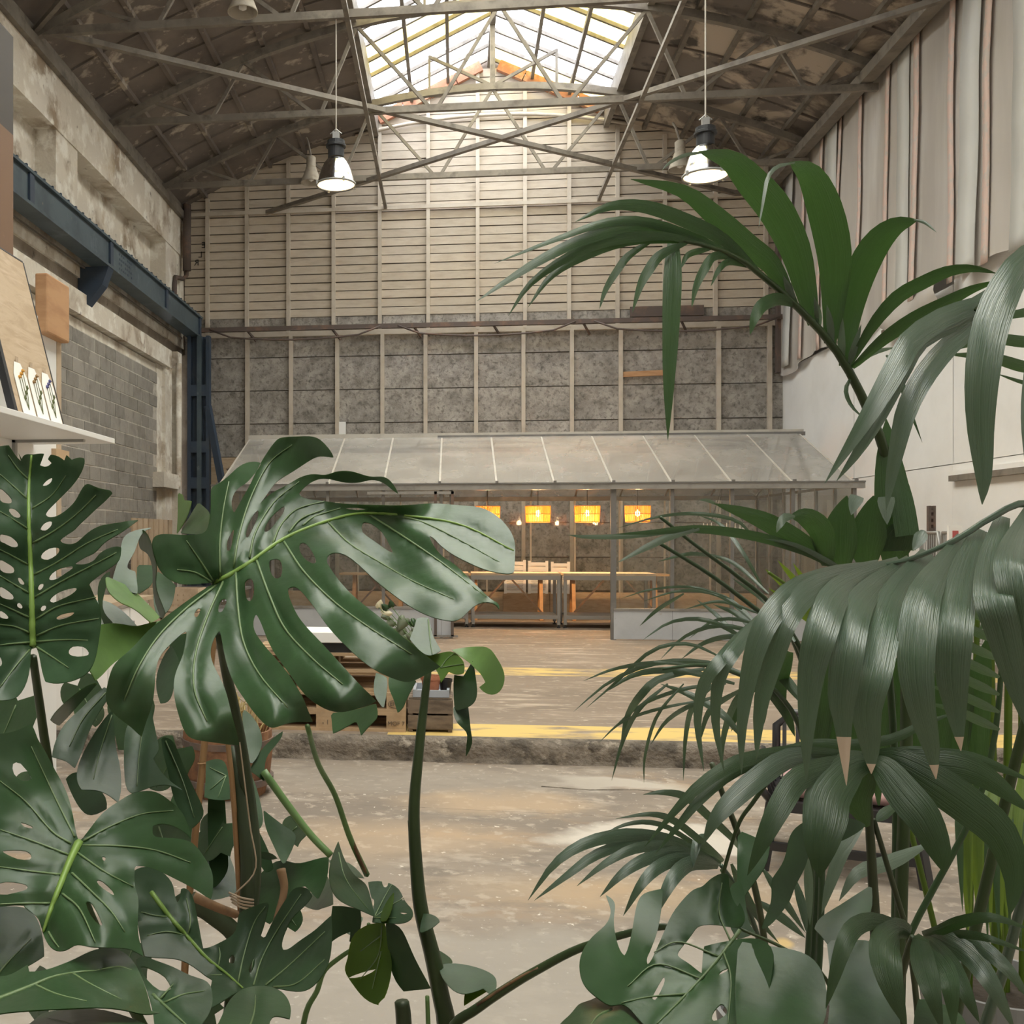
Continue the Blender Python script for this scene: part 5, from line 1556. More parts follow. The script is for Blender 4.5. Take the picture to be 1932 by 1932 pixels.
stalk(mA, "420,1330,1.93 432,1420,1.92 440,1500,1.9 450,1660,1.88 462,1900,1.86 470,2300,1.85", 5, 6, 'bamboo', 'stake')
for zz in (1440, 1500, 1560):
    p = aD(384 - (zz - 1400) * .09, zz, 1.91)
    MB().lathe([(.0062, -.002), (.008, 0), (.0062, .002)], p, 10).build('cane_node', 'bamboo', mA)
stalk(mA, "580,1370,1.6 600,1440,1.75 632,1500,1.85 660,1580,1.9 692,1650,1.95", 5, 6, 'petiole_light')
stalk(mA, "660,1575,1.9 678,1620,1.92 693,1652,1.95", 4, 3.5, 'bark', 'leaf_sheath')
stalk(mA, "497,1455,2.0 545,1522,1.98 586,1575,1.96 624,1614,1.94", 8, 7, 'petiole_light')
stalk(mA, "530,1640,2.0 536,1680,1.98 520,1740,1.95", 9, 6, 'bark', 'aerial_root')
stalk(mA, "366,1692,1.75 410,1712,1.76 445,1725,1.8", 10, 8, 'bark', 'aerial_root')
stalk(mA, "360,1700,1.82 400,1725,1.83 450,1780,1.84 440,1900,1.85", 20, 16, 'stem_dark', 'stem')
for k, zz in enumerate((1688, 1694, 1700, 1706)):
    stalk(mA, [(432 + 2 * k, zz - 4, 1.84), (455, zz + 6, 1.83), (478, zz + 10, 1.86)], 2, 2, 'twine', 'twine', n=6)
stalk(mA, "452,1400,1.88 462,1480,1.87 472,1560,1.86 482,1640,1.85 440,1690,1.84", 1.5, 1.5, 'twine', 'twine')

# shaded leaves filling the heart of the clump
for k, (x, y, s, a_, d_) in enumerate(((30, 1330, 85, .4, 2.1), (150, 1300, 70, -.5, 2.15), (250, 1330, 80, .2, 2.2), (330, 1420, 75, .5, 2.2), (300, 1560, 85, -.3, 2.2), (60, 1480, 60, .3, 1.9), (420, 1560, 70, .6, 2.25), (330, 1700, 80, .1, 2.1), (520, 1690, 70, -.6, 2.2), (250, 1790, 75, .4, 1.9), (60, 1850, 70, -.2, 1.6), (560, 1560, 46, .8, 2.25), (480, 1800, 70, .2, 2.0), (360, 1880, 80, -.4, 1.9))):
    shp = [(0, -.1), (.3, -.35), (.55, -.1), (.5, .3), (.62, .55), (.35, .6), (.3, .9), (.1, 1.05), (-.12, 1.1), (-.25, .8), (-.5, .75), (-.42, .45), (-.6, .2), (-.5, -.2), (-.25, -.35)]
    ca, sa = math.cos(a_), math.sin(a_)
    o2 = ' '.join('%.1f,%.1f' % (x + s * (u * ca - v * sa), y + s * (u * sa + v * ca)) for u, v in shp)
    leaf(mA, (0, 0, 1), o2, '%f,%f,%f %f,%f,%f %f,%f,%f' % (x, y, d_, x + s * .5, y, d_ - .05, x, y + s, d_ - .09), mid='%f,%f %f,%f' % (x, y, x - s * sa, y + s * ca), mat='leaf_dark', vmat='vein_dark', mr=.002, groove=.004, grid=16)

# ================================================================ SECOND SPLIT-LEAF PLANT, THICK LEANING PETIOLE
mB = thing('split_leaf_plant', floor_at(840, 1.95), 'split-leaf plant with one thick bare leaf stalk and small curled leaves', 'plant')
plant_pot(mB, mB.location, .2, .4, 'terracotta')
stalk(mB, "808,1262,2.0 800,1330,2.0 790,1420,1.99 781,1530,1.98 786,1640,1.97 795,1720,1.96 815,1800,1.95 832,1880,1.95 842,1935,1.95 845,2060,1.95 840,2200,1.95", 6.5, 21, 'petiole', n=40)
stalk(mB, "772,1548,1.98 774,1580,1.975 778,1600,1.97", 3, 2, 'stem_dark', 'scar')
stalk(mB, "696,1743,1.9 684,1776,1.92 642,1806,1.93 612,1832,1.95 598,1870,1.96 575,1920,1.98 560,2050,2", 3.5, 6, 'petiole_light')
stalk(mB, "758,1890,1.95 762,1932,1.95 770,2100,1.95", 14, 16, 'stem_dark', 'stem')
stalk(mB, "806,1880,1.93 808,1935,1.94 812,2050,1.95", 4, 5, 'petiole_light')
ZK = (440, 1160, 3.45)
for out, hand, mt, vv in (
        ("1250,266 1330,260 1420,230 1482,280 1506,320 1500,380 1440,392 1402,370 1352,442 1340,375", "1250,266,2.05 1500,330,1.95 1350,345,2.0 1352,440,1.95", 'leaf_under', ["1350,345 1390,290 1440,250", "1350,345 1430,330 1500,320"]),
        ("1422,230 1560,209 1660,208 1702,260 1746,330 1769,400 1752,480 1702,522 1642,512 1602,472 1642,440 1602,372 1572,350 1530,300", "1422,230,2.0 1560,209,2.02 1660,208,1.94 1769,400,1.86 1640,510,1.88 1570,350,1.92", 'leaf_light', []),
        ("1440,392 1500,400 1560,300 1575,400 1588,480 1580,560 1530,602 1460,622 1440,600 1435,480", "1440,392,1.98 1560,300,1.95 1588,480,1.9 1460,620,1.92", 'leaf_dark', []),
        ("1435,600 1530,602 1542,760 1562,830 1515,922 1520,830 1526,762 1460,712 1436,650", "1435,600,1.94 1562,830,1.9 1515,920,1.9 1450,700,1.9", 'leaf_dark', []),
        ("1195,25 1270,20 1290,100 1302,150 1352,232 1300,262 1240,262 1150,160 1180,90", "1195,25,2.15 1350,230,2.02 1240,260,2.0 1150,160,2.05", 'leaf_grey', ["1270,30 1280,150 1295,255"]),
        ("650,640 800,620 860,600 930,580 942,660 920,692 870,740 832,786 816,720 790,700 720,740 650,772 645,700", "650,640,2.1 940,600,2.0 830,785,1.95 650,770,2.0", 'leaf_dark', []),
        ("930,380 1000,410 1002,480 982,602 940,560 910,500", "930,380,2.1 1000,480,2.05 980,600,2.0", 'leaf_dark', []),
        ("1010,450 1030,400 1180,420 1172,470 1130,540 1110,600 1070,637 1050,560 1020,500", "1010,450,2.1 1180,420,2.08 1070,637,2.0", 'leaf_dark', [])):
    leaf(mB, ZK, out, hand, veins=vv, mat=mt, groove=.003, wave=.012)
for out, hand, mt, vv, hl in (
        ("1030,602 1068,503 1086,570 1140,670 1190,702 1220,740 1240,830 1252,884 1180,850 1100,820 1040,770 1020,680", "1068,503,2.0 1250,884,1.85 1030,700,1.82", 'leaf_grey', ["1070,560 1110,700 1230,860"], []),
        ("1220,710 1300,705 1380,740 1402,810 1450,850 1440,902 1380,922 1300,916 1240,912 1252,860 1235,780", "1220,710,2.0 1400,800,1.9 1440,900,1.82 1250,900,1.85", 'leaf_grey', ["1250,890 1330,830 1400,790", "1250,890 1300,790 1340,720", "1250,890 1360,890"], ["1235,790 1250,800 1248,830 1238,820", "1385,790 1400,785 1398,805", "1290,705 1320,700 1318,730 1300,735", "1380,862 1420,866 1400,874"]),
        ("1500,870 1560,880 1582,910 1530,952 1480,960", "1500,870,1.95 1582,910,1.9 1490,960,1.85", 'leaf_grey', [], []),
        ("1280,900 1300,830 1350,762 1340,850 1310,905", "1280,900,1.85 1350,765,1.9 1310,900,1.82", 'leaf_under', [], []),
        ("1130,990 1200,930 1300,912 1322,1000 1332,1080 1342,1150 1312,1280 1272,1332 1200,1302 1140,1222 1095,1152 1120,1100", "1130,990,1.9 1300,912,1.88 1342,1150,1.84 1200,1300,1.86 1100,1150,1.92", 'leaf_under', ["1290,930 1270,1080 1180,1200", "1285,980 1180,1060", "1285,1060 1240,1250"], ["1120,1195 1180,1170 1260,1150 1200,1185", "1270,1328 1300,1296 1318,1300 1290,1328"]),
        ("1310,920 1380,930 1422,1020 1470,1130 1536,1247 1450,1252 1400,1262 1340,1180 1322,1050", "1310,920,1.87 1400,980,1.83 1536,1247,1.8 1380,1240,1.84", 'leaf_dark', [], []),
        ("1580,1130 1660,1120 1770,1140 1860,1180 1872,1230 1850,1290 1802,1250 1720,1282 1650,1262 1590,1190", "1580,1130,1.95 1700,1120,1.98 1870,1230,1.88 1650,1260,1.86", 'leaf_grey', [], []),
        ("1730,1200 1800,1200 1840,1250 1770,1290 1705,1335 1710,1270", "1730,1200,1.95 1840,1250,1.92 1705,1335,1.9", 'leaf_under', [], []),
        ("1545,1040 1610,1075 1642,1100 1640,1122 1570,1120", "1545,1040,2.02 1640,1100,2 1570,1120,1.95", 'leaf_grey', [], []),
        ("1020,600 1120,600 1200,690 1150,680 1140,720 1060,640", "1020,600,2.1 1200,690,2 1060,640,2.05", 'leaf_dark', [], []),
        ("1040,830 1180,850 1180,960 1150,1000 1125,1010 1130,960 1060,990 1030,1000", "1040,830,2.0 1180,850,1.95 1040,990,1.98", 'leaf_dark', [], [])):
    leaf(mB, ZE, out, hand, veins=vv, holes=hl, mat=mt, groove=.003, wave=.01)

# ================================================================ PALMS ON THE RIGHT
def frond(palm, pts, r0, r1, mat='petiole', d0=None, z=None):
    return stalk(palm, pts, r0, r1, mat, 'frond', n=24, z=z, d0=d0)


kp = thing('kentia_palm', floor_at(1690, 2.0), 'tall palm with broad arching fronds reaching up over the white wall', 'palm')
plant_pot(kp, kp.location, .26, .4)
G = 'palm_green'
# --- tallest frond
f = frond(kp, "1690,2100,2.0 1700,1700,2.0 1712,1300,1.98 1700,1000,1.95 1672,860,1.92 1645,791,1.9 1611,717,1.88 1568,648,1.86 1502,577,1.82 1440,522,1.78 1380,480,1.74 1300,456,1.7 1220,446,1.66 1150,452,1.62", 13, 2.5)
def F1(s, w, **k): return blade(f, s, w, k.pop('mat', G), **k)
F1("1400,492,1.76 1330,455,1.72 1230,420,1.66 1150,418,1.6 1060,447,1.52 933,497,1.46", 20, tilt=.5)
F1("1380,482,1.74 1290,445,1.7 1200,428,1.64 1110,448,1.56 1034,482,1.5 960,527,1.46 900,568,1.42", 24, tilt=.35)
F1("1330,462,1.72 1250,445,1.66 1150,455,1.6 1074,484,1.54 1002,534,1.5 959,596,1.48", 20)
F1("1290,456,1.7 1190,455,1.64 1105,482,1.58 1040,521,1.53 996,580,1.5", 18)
F1("1440,522,1.78 1370,455,1.74 1300,418,1.68 1220,390,1.62 1150,389,1.56 1085,419,1.5", 28, tilt=.3)
F1("1500,575,1.82 1457,502,1.8 1413,465,1.77 1351,409,1.72 1286,360,1.68 1190,338,1.62", 42)
F1("1535,612,1.84 1520,545,1.83 1500,470,1.8 1464,398,1.76 1420,345,1.72 1377,302,1.68 1318,286,1.62", 60, peak=.5, base=.35)
F1("1330,288,1.635 1295,292,1.6 1265,306,1.56 1248,322,1.54", 7, mat='palm_pale', n=8)
F1("1566,648,1.86 1574,560,1.84 1574,480,1.8 1556,395,1.76 1528,330,1.72 1490,306,1.66", 62, peak=.5, base=.35)
F1("1500,307,1.67 1468,314,1.64 1449,335,1.6 1440,380,1.56 1431,432,1.54", 8, mat='palm_pale', n=10)
F1("1593,690,1.87 1602,600,1.86 1618,530,1.83 1650,464,1.78 1688,427,1.74 1732,415,1.7", 55, peak=.45, base=.35)
F1("1724,415,1.705 1745,420,1.68 1768,439,1.66", 6, mat='palm_pale', n=7)
F1("1603,690,1.87 1648,614,1.82 1695,561,1.78 1742,534,1.74 1788,513,1.7 1835,507,1.66 1881,516,1.62", 30, mat='palm_dark', tilt=.4)
F1("1608,694,1.87 1667,642,1.8 1726,602,1.74 1782,573,1.7 1835,546,1.66 1890,528,1.62", 30, tilt=.4)
F1("1502,577,1.82 1471,565,1.78 1440,575,1.74 1424,600,1.72 1415,632,1.72", 26)
F1("1270,455,1.7 1269,520,1.66 1266,610,1.64 1262,720,1.63 1260,830,1.63", 34, base=.6, peak=.3, mat='palm_green')
F1("1240,448,1.68 1189,480,1.64 1164,511,1.62 1142,548,1.61 1131,583,1.6", 15)
F1("1300,456,1.7 1248,480,1.66 1223,511,1.64 1207,542,1.63 1193,590,1.62", 20)
F1("1345,468,1.72 1300,480,1.7 1285,506,1.69", 12)
F1("1390,488,1.75 1350,483,1.72 1329,508,1.7 1313,542,1.69 1305,580,1.68", 18)
F1("1420,505,1.77 1378,494,1.74 1357,508,1.72 1341,540,1.71", 13)
F1("1608,708,1.88 1596,735,1.86 1606,765,1.84 1630,790,1.82", 8, mat='palm_dark', n=9)
for s in ("1545,622,1.85 1543,590,1.83 1536,560,1.82", "1570,655,1.86 1566,610,1.84 1560,575,1.83", "1590,684,1.87 1588,640,1.85 1590,600,1.84", "1602,690,1.87 1612,655,1.85 1625,612,1.84", "1500,575,1.82 1488,545,1.81 1478,520,1.8", "1610,695,1.88 1640,668,1.86 1690,655,1.84"):
    F1(s, 13, mat='palm_pale', n=7)
# broad sheath under it
F1("1690,1040,1.9 1684,940,1.9 1676,860,1.91 1672,790,1.92", 66, mat='palm_green', base=1, peak=.1, n=10)
F1("1712,1010,1.86 1700,930,1.88 1690,860,1.9", 40, mat='palm_green', base=1, peak=.2, n=8)

# --- frond entering from beyond the frame
f = frond(kp, "1760,2100,2.0 1900,1500,1.9 2050,900,1.7 2060,600,1.55 1990,480,1.45 1900,520,1.38 1840,585,1.34", 11, 3)
F1("1905,525,1.4 1850,570,1.36 1790,594,1.3 1726,636,1.22 1698,680,1.18 1667,735,1.16 1636,788,1.15 1599,847,1.15 1556,912,1.15", 44, mat='palm_grey', base=.5)
F1("1890,545,1.4 1820,600,1.34 1740,640,1.26 1700,700,1.2 1660,780,1.17 1620,850,1.16 1578,908,1.16", 36, mat='palm_grey', base=.5)
F1("1895,545,1.4 1830,620,1.34 1788,655,1.3 1742,712,1.25 1711,773,1.23 1695,835,1.22 1680,909,1.22 1672,962,1.22", 40, mat='palm_grey', base=.5)
F1("1990,470,1.42 1940,485,1.36 1897,545,1.3 1868,620,1.26 1853,710,1.24 1850,804,1.235 1856,897,1.23 1853,952,1.23", 62, mat='palm_grey', base=.6)
F1("2030,560,1.5 1975,620,1.44 1945,760,1.4 1938,900,1.38", 40, mat='palm_grey')
for s, w in (("1990,700,1.6 1932,692,1.58 1866,674,1.55 1786,668,1.52", 22), ("1990,650,1.6 1932,645,1.58 1866,640,1.55 1800,660,1.52", 22), ("1990,580,1.6 1932,590,1.58 1847,606,1.55", 18), ("1990,735,1.6 1932,722,1.58 1880,705,1.55", 8)):
    F1(s, w, mat='palm_green')
F1("1672,670,1.7 1690,690,1.68 1700,720,1.66 1712,760,1.65 1740,835,1.65", 12, mat='palm_dark')

# --- big drooping front frond with grey-green sheen
f = frond(kp, "1800,2100,1.9 1930,1700,1.8 2010,1200,1.65 1990,985,1.55 1932,950,1.5 1868,978,1.47 1796,1022,1.44 1700,1060,1.41 1600,1075,1.38", 10, 4, 'palm_grey')
W_ = 'palm_grey'
def droop(s, w, tip=None, mat=W_, d=1.45, **k):
    """leaves the rachis forward and outward, then hangs"""
    pts = P(s); n = len(pts)
    prof = [0, -.15, -.27, -.32, -.335, -.335, -.33, -.328, -.328]
    q = [(x, y, d + prof[min(len(prof) - 1, round(i * 7 / (n - 1)))]) for i, (x, y) in enumerate(pts)]
    return blade(f, q, w * 1.04, mat, tip=tip, base=.5, peak=.4, fold=.14, **k)
droop("1463,1150 1410,1189 1367,1237 1328,1290 1316,1362 1328,1455", 22, d=1.42)
droop("1455,1155 1434,1169 1386,1227 1357,1280 1350,1362 1367,1460", 24, d=1.43)
droop("1640,1068 1579,1080 1507,1107 1463,1150 1434,1200 1415,1266 1400,1362 1399,1460", 40, d=1.42)
droop("1660,1064 1590,1085 1530,1112 1484,1165 1458,1242 1434,1338 1427,1436", 44, d=1.43)
droop("1699,1060 1617,1092 1574,1128 1550,1189 1531,1266 1523,1362 1521,1474", 54, d=1.44)
droop("1720,1056 1651,1104 1617,1150 1600,1218 1588,1314 1591,1372 1597,1482", 54, tip=.2, d=1.45)
droop("1752,1041 1692,1112 1667,1179 1648,1266 1634,1338 1642,1411 1644,1460", 60, tip=.1, d=1.46)
droop("1820,1012 1774,1073 1745,1121 1731,1194 1728,1266 1738,1338 1757,1411 1766,1470", 60, tip=.12, d=1.48)
droop("1849,998 1820,1073 1802,1169 1796,1266 1803,1338 1813,1417", 58, tip=.1, d=1.49)
droop("1892,974 1874,1049 1873,1121 1892,1194 1917,1290 1940,1380", 58, d=1.5)
droop("1945,960 1911,1039 1912,1097 1930,1194 1950,1300", 54, d=1.51)
for s in ("1700,1060 1650,1085 1560,1135", "1600,1076 1560,1095 1530,1140"):
    blade(f, [(x, y, 1.55) for x, y in P(s)], 26, 'palm_green')

# --- frond of dark upright blades
f = frond(kp, "1680,2100,2.05 1690,1500,2.05 1660,1150,2.0 1600,1085,1.95 1540,1048,1.9 1470,1020,1.85", 8, 3, 'palm_green')
B = 'palm_green'
F1("1560,1062,1.9 1521,1030,1.88 1458,991,1.84 1410,970,1.8 1347,950,1.76", 38, mat=B)
F1("1352,952,1.765 1335,944,1.75 1318,943,1.74", 7, mat='palm_pale', n=6)
F1("1560,1068,1.9 1557,1040,1.88 1548,1000,1.86 1520,975,1.83 1490,974,1.8", 44, mat=B, base=.4, peak=.5)
F1("1500,975,1.8 1482,976,1.78 1472,988,1.77 1465,1005,1.77", 17, mat='palm_pale', n=7)
F1("1590,1078,1.92 1584,1040,1.9 1586,990,1.89 1598,935,1.88", 62, mat=B, base=.35, peak=.45)
F1("1618,935,1.86 1612,950,1.855 1606,972,1.85", 26, mat='palm_pale', base=.9, peak=.1, n=6)
F1("1637,1075,1.92 1634,1030,1.9 1640,990,1.89 1648,935,1.88", 66, mat=B, base=.35, peak=.45)
F1("1672,937,1.86 1672,958,1.855 1674,990,1.85", 30, mat='palm_pale', base=.9, peak=.1, n=6)
F1("1680,1072,1.92 1688,1035,1.9 1698,1005,1.89 1715,985,1.88", 56, mat=B, base=.4, peak=.45)
F1("1742,1000,1.84 1736,1015,1.83 1722,1040,1.82", 24, mat='palm_grey', n=6)
F1("1580,1075,1.9 1531,1046,1.88 1458,1020,1.85 1386,1005,1.82 1309,998,1.78 1232,1004,1.74 1159,1008,1.7", 19, mat='palm_green')
F1("1600,1082,1.9 1560,1058,1.88 1500,1028,1.85 1440,1016,1.83", 10, mat='palm_grey')
F1("1320,998,1.785 1270,1010,1.76 1217,1034,1.73 1164,1062,1.71", 15, mat='palm_pale')
F1("1310,998,1.78 1193,1011,1.73 1111,1013,1.7 1070,1009,1.68", 10, mat='palm_pale')

# --- low dark fan and its cane
f = frond(kp, "1655,2100,1.75 1652,1780,1.72 1646,1650,1.7 1640,1546,1.68 1637,1470,1.66 1642,1432,1.64", 11, 6, 'stem_dark')
D_ = 'palm_dark'
def fan(s, w, mat=D_, d=1.64, out=.22, **k):
    pts = P(s); n = len(pts)
    q = [(x, y, d - out * math.sin(min(1, i / (n - 1) * 1.2) * math.pi / 2)) for i, (x, y) in enumerate(pts)]
    return blade(f, q, w, mat, base=.5, peak=.45, **k)
fan("1642,1431 1588,1424 1500,1418 1430,1428 1379,1443 1318,1484 1270,1534 1217,1597", 26)
fan("1620,1432 1540,1432 1450,1434 1380,1460 1320,1510 1278,1560 1238,1609", 20)
fan("1630,1432 1560,1426 1491,1430 1435,1464 1379,1512 1346,1551 1326,1594", 40, mat='palm_grey')
fan("1640,1434 1588,1441 1512,1466 1473,1519 1440,1585 1410,1652", 44)
fan("1642,1436 1609,1446 1568,1492 1556,1546 1547,1606 1546,1656", 80)
fan("1645,1436 1668,1452 1708,1501 1744,1546 1772,1606 1781,1647", 66, out=.15)
fan("1648,1434 1690,1437 1753,1470 1829,1522 1889,1576 1915,1651 1904,1730", 72, out=.12)
fan("1648,1431 1700,1424 1753,1426 1844,1434 1950,1475", 34, out=.05)
fan("1660,1436 1740,1440 1844,1458 1950,1535", 56, out=.08)
fan("1470,1415 1540,1402 1600,1405 1680,1395 1745,1365 1800,1345", 20, mat='palm_dark', out=.05, d=1.7)
F1("1637,1560,1.66 1618,1510,1.65 1630,1470,1.64 1640,1440,1.62", 52, mat='palm_green', base=.2, peak=.4, n=10)
F1("1654,1548,1.67 1675,1530,1.68 1700,1515,1.7", 20, mat='palm_green', n=7)
stalk(kp, "1648,1546,1.68 1693,1696,1.72 1713,1770,1.73 1730,1900,1.75 1740,2100,1.8", 5, 6, 'stem_dark', 'frond')
stalk(kp, "1343,1440,1.75 1366,1505,1.76 1392,1572,1.78 1430,1700,1.8 1460,1900,1.85 1500,2100,1.9", 5, 7, 'stem_dark', 'frond')
stalk(kp, "1452,1470,1.7 1420,1515,1.71 1393,1556,1.72 1365,1646,1.74 1343,1735,1.75", 4.5, 3, 'petiole', 'frond')

# --- low arching fan over the floor
f = frond(kp, "1480,2100,2.0 1450,1850,1.98 1410,1710,1.95 1386,1668,1.93 1360,1632,1.9", 6, 4, 'palm_grey')
def low(s, w, mat=W_, **k): return fan(s, w, mat=mat, d=1.88, out=.28, **k)
low("1362,1626 1295,1596 1239,1579 1170,1576 1100,1593 1044,1632 996,1699", 24)
low("1330,1612 1267,1591 1211,1585 1128,1611 1072,1650 1008,1699", 20)
low("1330,1620 1309,1612 1262,1596 1198,1601 1142,1629 1088,1672", 20)
low("1345,1625 1323,1616 1267,1608 1212,1624 1170,1652 1132,1692", 24)
low("1352,1630 1332,1624 1281,1621 1239,1638 1206,1674 1176,1728", 25)
low("1356,1634 1340,1630 1304,1629 1276,1649 1253,1688 1230,1742", 28)
low("1365,1625 1351,1612 1309,1576 1267,1546 1225,1536 1161,1545", 14)
low("1350,1616 1337,1608 1295,1582 1253,1558 1212,1551 1170,1559 1132,1580", 10)
low("1395,1600 1379,1579 1337,1540 1295,1504 1253,1495 1213,1499", 16)
F1("1335,1575,1.75 1318,1585,1.72 1310,1610,1.7 1306,1640,1.69", 18, mat='palm_grey', n=8)
for s, w in (("1360,1640,1.88 1390,1690,1.9 1420,1750,1.92", 14), ("1380,1630,1.88 1410,1700,1.9 1450,1760,1.92", 16), ("1395,1655,1.9 1430,1730,1.92 1470,1780,1.94", 12)):
    F1(s, w, mat='palm_grey', n=8)
# pale blades low between the fans
for s, w, m_ in (("1628,1556,1.85 1590,1606,1.83 1567,1666,1.82 1550,1725,1.82", 24, 'palm_pale'), ("1524,1620,1.9 1526,1680,1.9 1528,1745,1.9", 16, 'palm_pale'), ("1745,1596,1.95 1678,1627,1.9 1618,1647,1.86 1583,1700,1.85", 28, 'palm_pale'), ("1440,1640,1.95 1480,1700,1.93 1520,1760,1.92", 16, 'palm_grey'), ("1430,1700,1.95 1480,1735,1.93 1520,1770,1.92", 18, 'palm_grey'), ("1500,1660,1.95 1515,1715,1.93 1522,1760,1.92", 16, 'palm_grey')):
    F1(s, w, mat=m_, n=10)

# --- bottom corner fan
f = frond(kp, "1660,2150,1.5 1690,1900,1.46 1712,1800,1.42 1723,1768,1.4", 8, 6, 'stem_dark')
def cor(s, w, mat=D_, **k): return fan(s, w, mat=mat, d=1.4, out=.2, **k)
cor("1715,1760 1693,1749 1648,1738 1612,1751 1591,1787 1573,1847 1558,1903", 34)
cor("1718,1762 1697,1754 1674,1775 1672,1817 1687,1877 1711,1940", 56)
cor("1730,1768 1736,1785 1743,1820 1759,1877 1778,1945", 42)
cor("1740,1768 1760,1782 1793,1820 1823,1877 1848,1930", 34)
cor("1745,1766 1772,1768 1829,1802 1874,1862 1915,1945", 40, mat='palm_grey')
cor("1750,1765 1790,1765 1844,1781 1904,1832 1945,1890", 30, mat='palm_grey')
cor("1740,1762 1770,1756 1814,1739 1874,1731 1945,1754", 22)
cor("1750,1766 1800,1762 1859,1769 1945,1798", 16)
cor("1725,1766 1760,1800 1790,1850 1800,1945", 40, mat='palm_green')

# ================================================================ FINE-LEAVED PALM BEHIND
tp = thing('fine_palm', floor_at(1500, 2.7), 'fine-leaved grey-green palm arching toward the greenhouse behind the broad-leaved palm', 'palm')
plant_pot(tp, tp.location, .2, .36)
def thin(f_, lst, mat, d):
    for s, w in lst:
        pts = P(s); n = len(pts)
        blade(f_, [(x, y, d + .12 * (1 - i / (n - 1)) + .03 * math.sin(i * 2.1)) for i, (x, y) in enumerate(pts)][::-1], w * 1.25, mat, n=12, base=.4, peak=.4)
f = frond(tp, "1500,2200,2.7 1540,1700,2.7 1545,1400,2.65 1510,1240,2.6 1458,1145,2.5 1386,1083,2.42 1314,1030,2.35 1246,976,2.3", 7, 3, 'palm_dark')
thin(f, [("1164,997 1241,975 1314,969 1386,981 1420,1010", 6), ("1240,1060 1300,1045 1350,1050", 6), ("1207,1181 1241,1150 1290,1120", 6), ("1212,1135 1280,1115 1345,1120 1400,1150", 5), ("1170,1130 1230,1112 1310,1108 1380,1130", 4), ("1314,1131 1357,1165 1400,1215", 7), ("1318,972 1360,990 1400,1040 1440,1110", 6)], 'palm_grey', 2.5)
f = frond(tp, "1520,2200,2.7 1550,1700,2.65 1540,1350,2.6 1500,1205,2.5 1434,1155,2.42 1338,1083,2.36 1239,1022,2.3", 7, 3.5, 'palm_dark')
thin(f, [("1212,1208 1265,1174 1328,1169 1386,1194 1430,1230", 7), ("1246,1244 1289,1203 1347,1181 1410,1189 1450,1215", 7), ("1285,1244 1328,1213 1381,1201 1430,1215", 8), ("1300,1205 1350,1170 1420,1175 1470,1215", 6), ("1320,1110 1380,1135 1440,1190", 8), ("1345,1140 1400,1165 1450,1230", 10), ("1290,1150 1360,1135 1440,1160", 5), ("1380,1090 1450,1140 1500,1210", 9), ("1300,1040 1380,1060 1450,1120", 6)], 'palm_grey', 2.45)
f = frond(tp, "1490,2200,2.65 1530,1700,2.6 1520,1420,2.5 1470,1310,2.42 1400,1275,2.36 1330,1255,2.3 1250,1262,2.25", 6, 3, 'palm_dark')
thin(f, [("1082,1343 1145,1290 1217,1256 1289,1247 1362,1256 1434,1285", 8), ("1140,1307 1203,1271 1289,1266 1386,1290", 10), ("1106,1336 1159,1290 1231,1227 1300,1215 1360,1240", 6), ("1171,1406 1183,1353 1207,1314 1246,1280 1330,1262", 12), ("1154,1473 1174,1401 1204,1340 1260,1290", 7), ("1227,1406 1256,1362 1299,1333 1360,1310", 7), ("1289,1473 1294,1386 1309,1329 1350,1290", 8), ("1215,1478 1217,1425 1240,1350 1290,1290", 5), ("1130,1401 1174,1362 1241,1338 1330,1320", 5), ("1150,1380 1210,1330 1290,1300 1370,1290", 6), ("1245,1290 1300,1310 1360,1345 1400,1390", 12), ("1360,1470 1365,1390 1390,1320 1430,1280", 10), ("1320,1400 1340,1340 1400,1300", 9), ("1100,1285 1160,1262 1240,1250 1330,1258", 6)], 'palm_grey', 2.35)
thin(f, [("1380,1380 1400,1320 1450,1270", 14), ("1440,1370 1440,1310 1470,1250", 22), ("1480,1350 1470,1290 1490,1230", 24), ("1500,1390 1480,1340 1440,1290", 16), ("1520,1350 1530,1280 1520,1220", 26), ("1420,1240 1470,1270 1520,1330", 16)], 'palm_dark', 2.4)
for k in range(9):     # shaded leaflets deeper in the clump
    x = 1540 + k * 38
    blade(f, [(x + 4, 1520, 2.62), (x, 1420, 2.6), (x + 12 - 6 * (k % 3), 1310, 2.55), (x + 20 - 18 * (k % 2), 1200 + 12 * (k % 4), 2.5)], 46, 'palm_green', n=12, base=.08, peak=.6)
f = frond(tp, "1560,2200,2.7 1700,1800,2.6 1850,1500,2.5 1890,1250,2.45 1880,1080,2.4", 7, 4, 'palm_green')
for k in range(9):
    y = 1085 + k * 33
    blade(f, [(1886, y + 28, 2.4), (1850, y + 12, 2.35), (1800, y - 10, 2.3), (1750, y - 22, 2.28)], 18, 'palm_green' if k % 2 else 'palm_green', n=9)

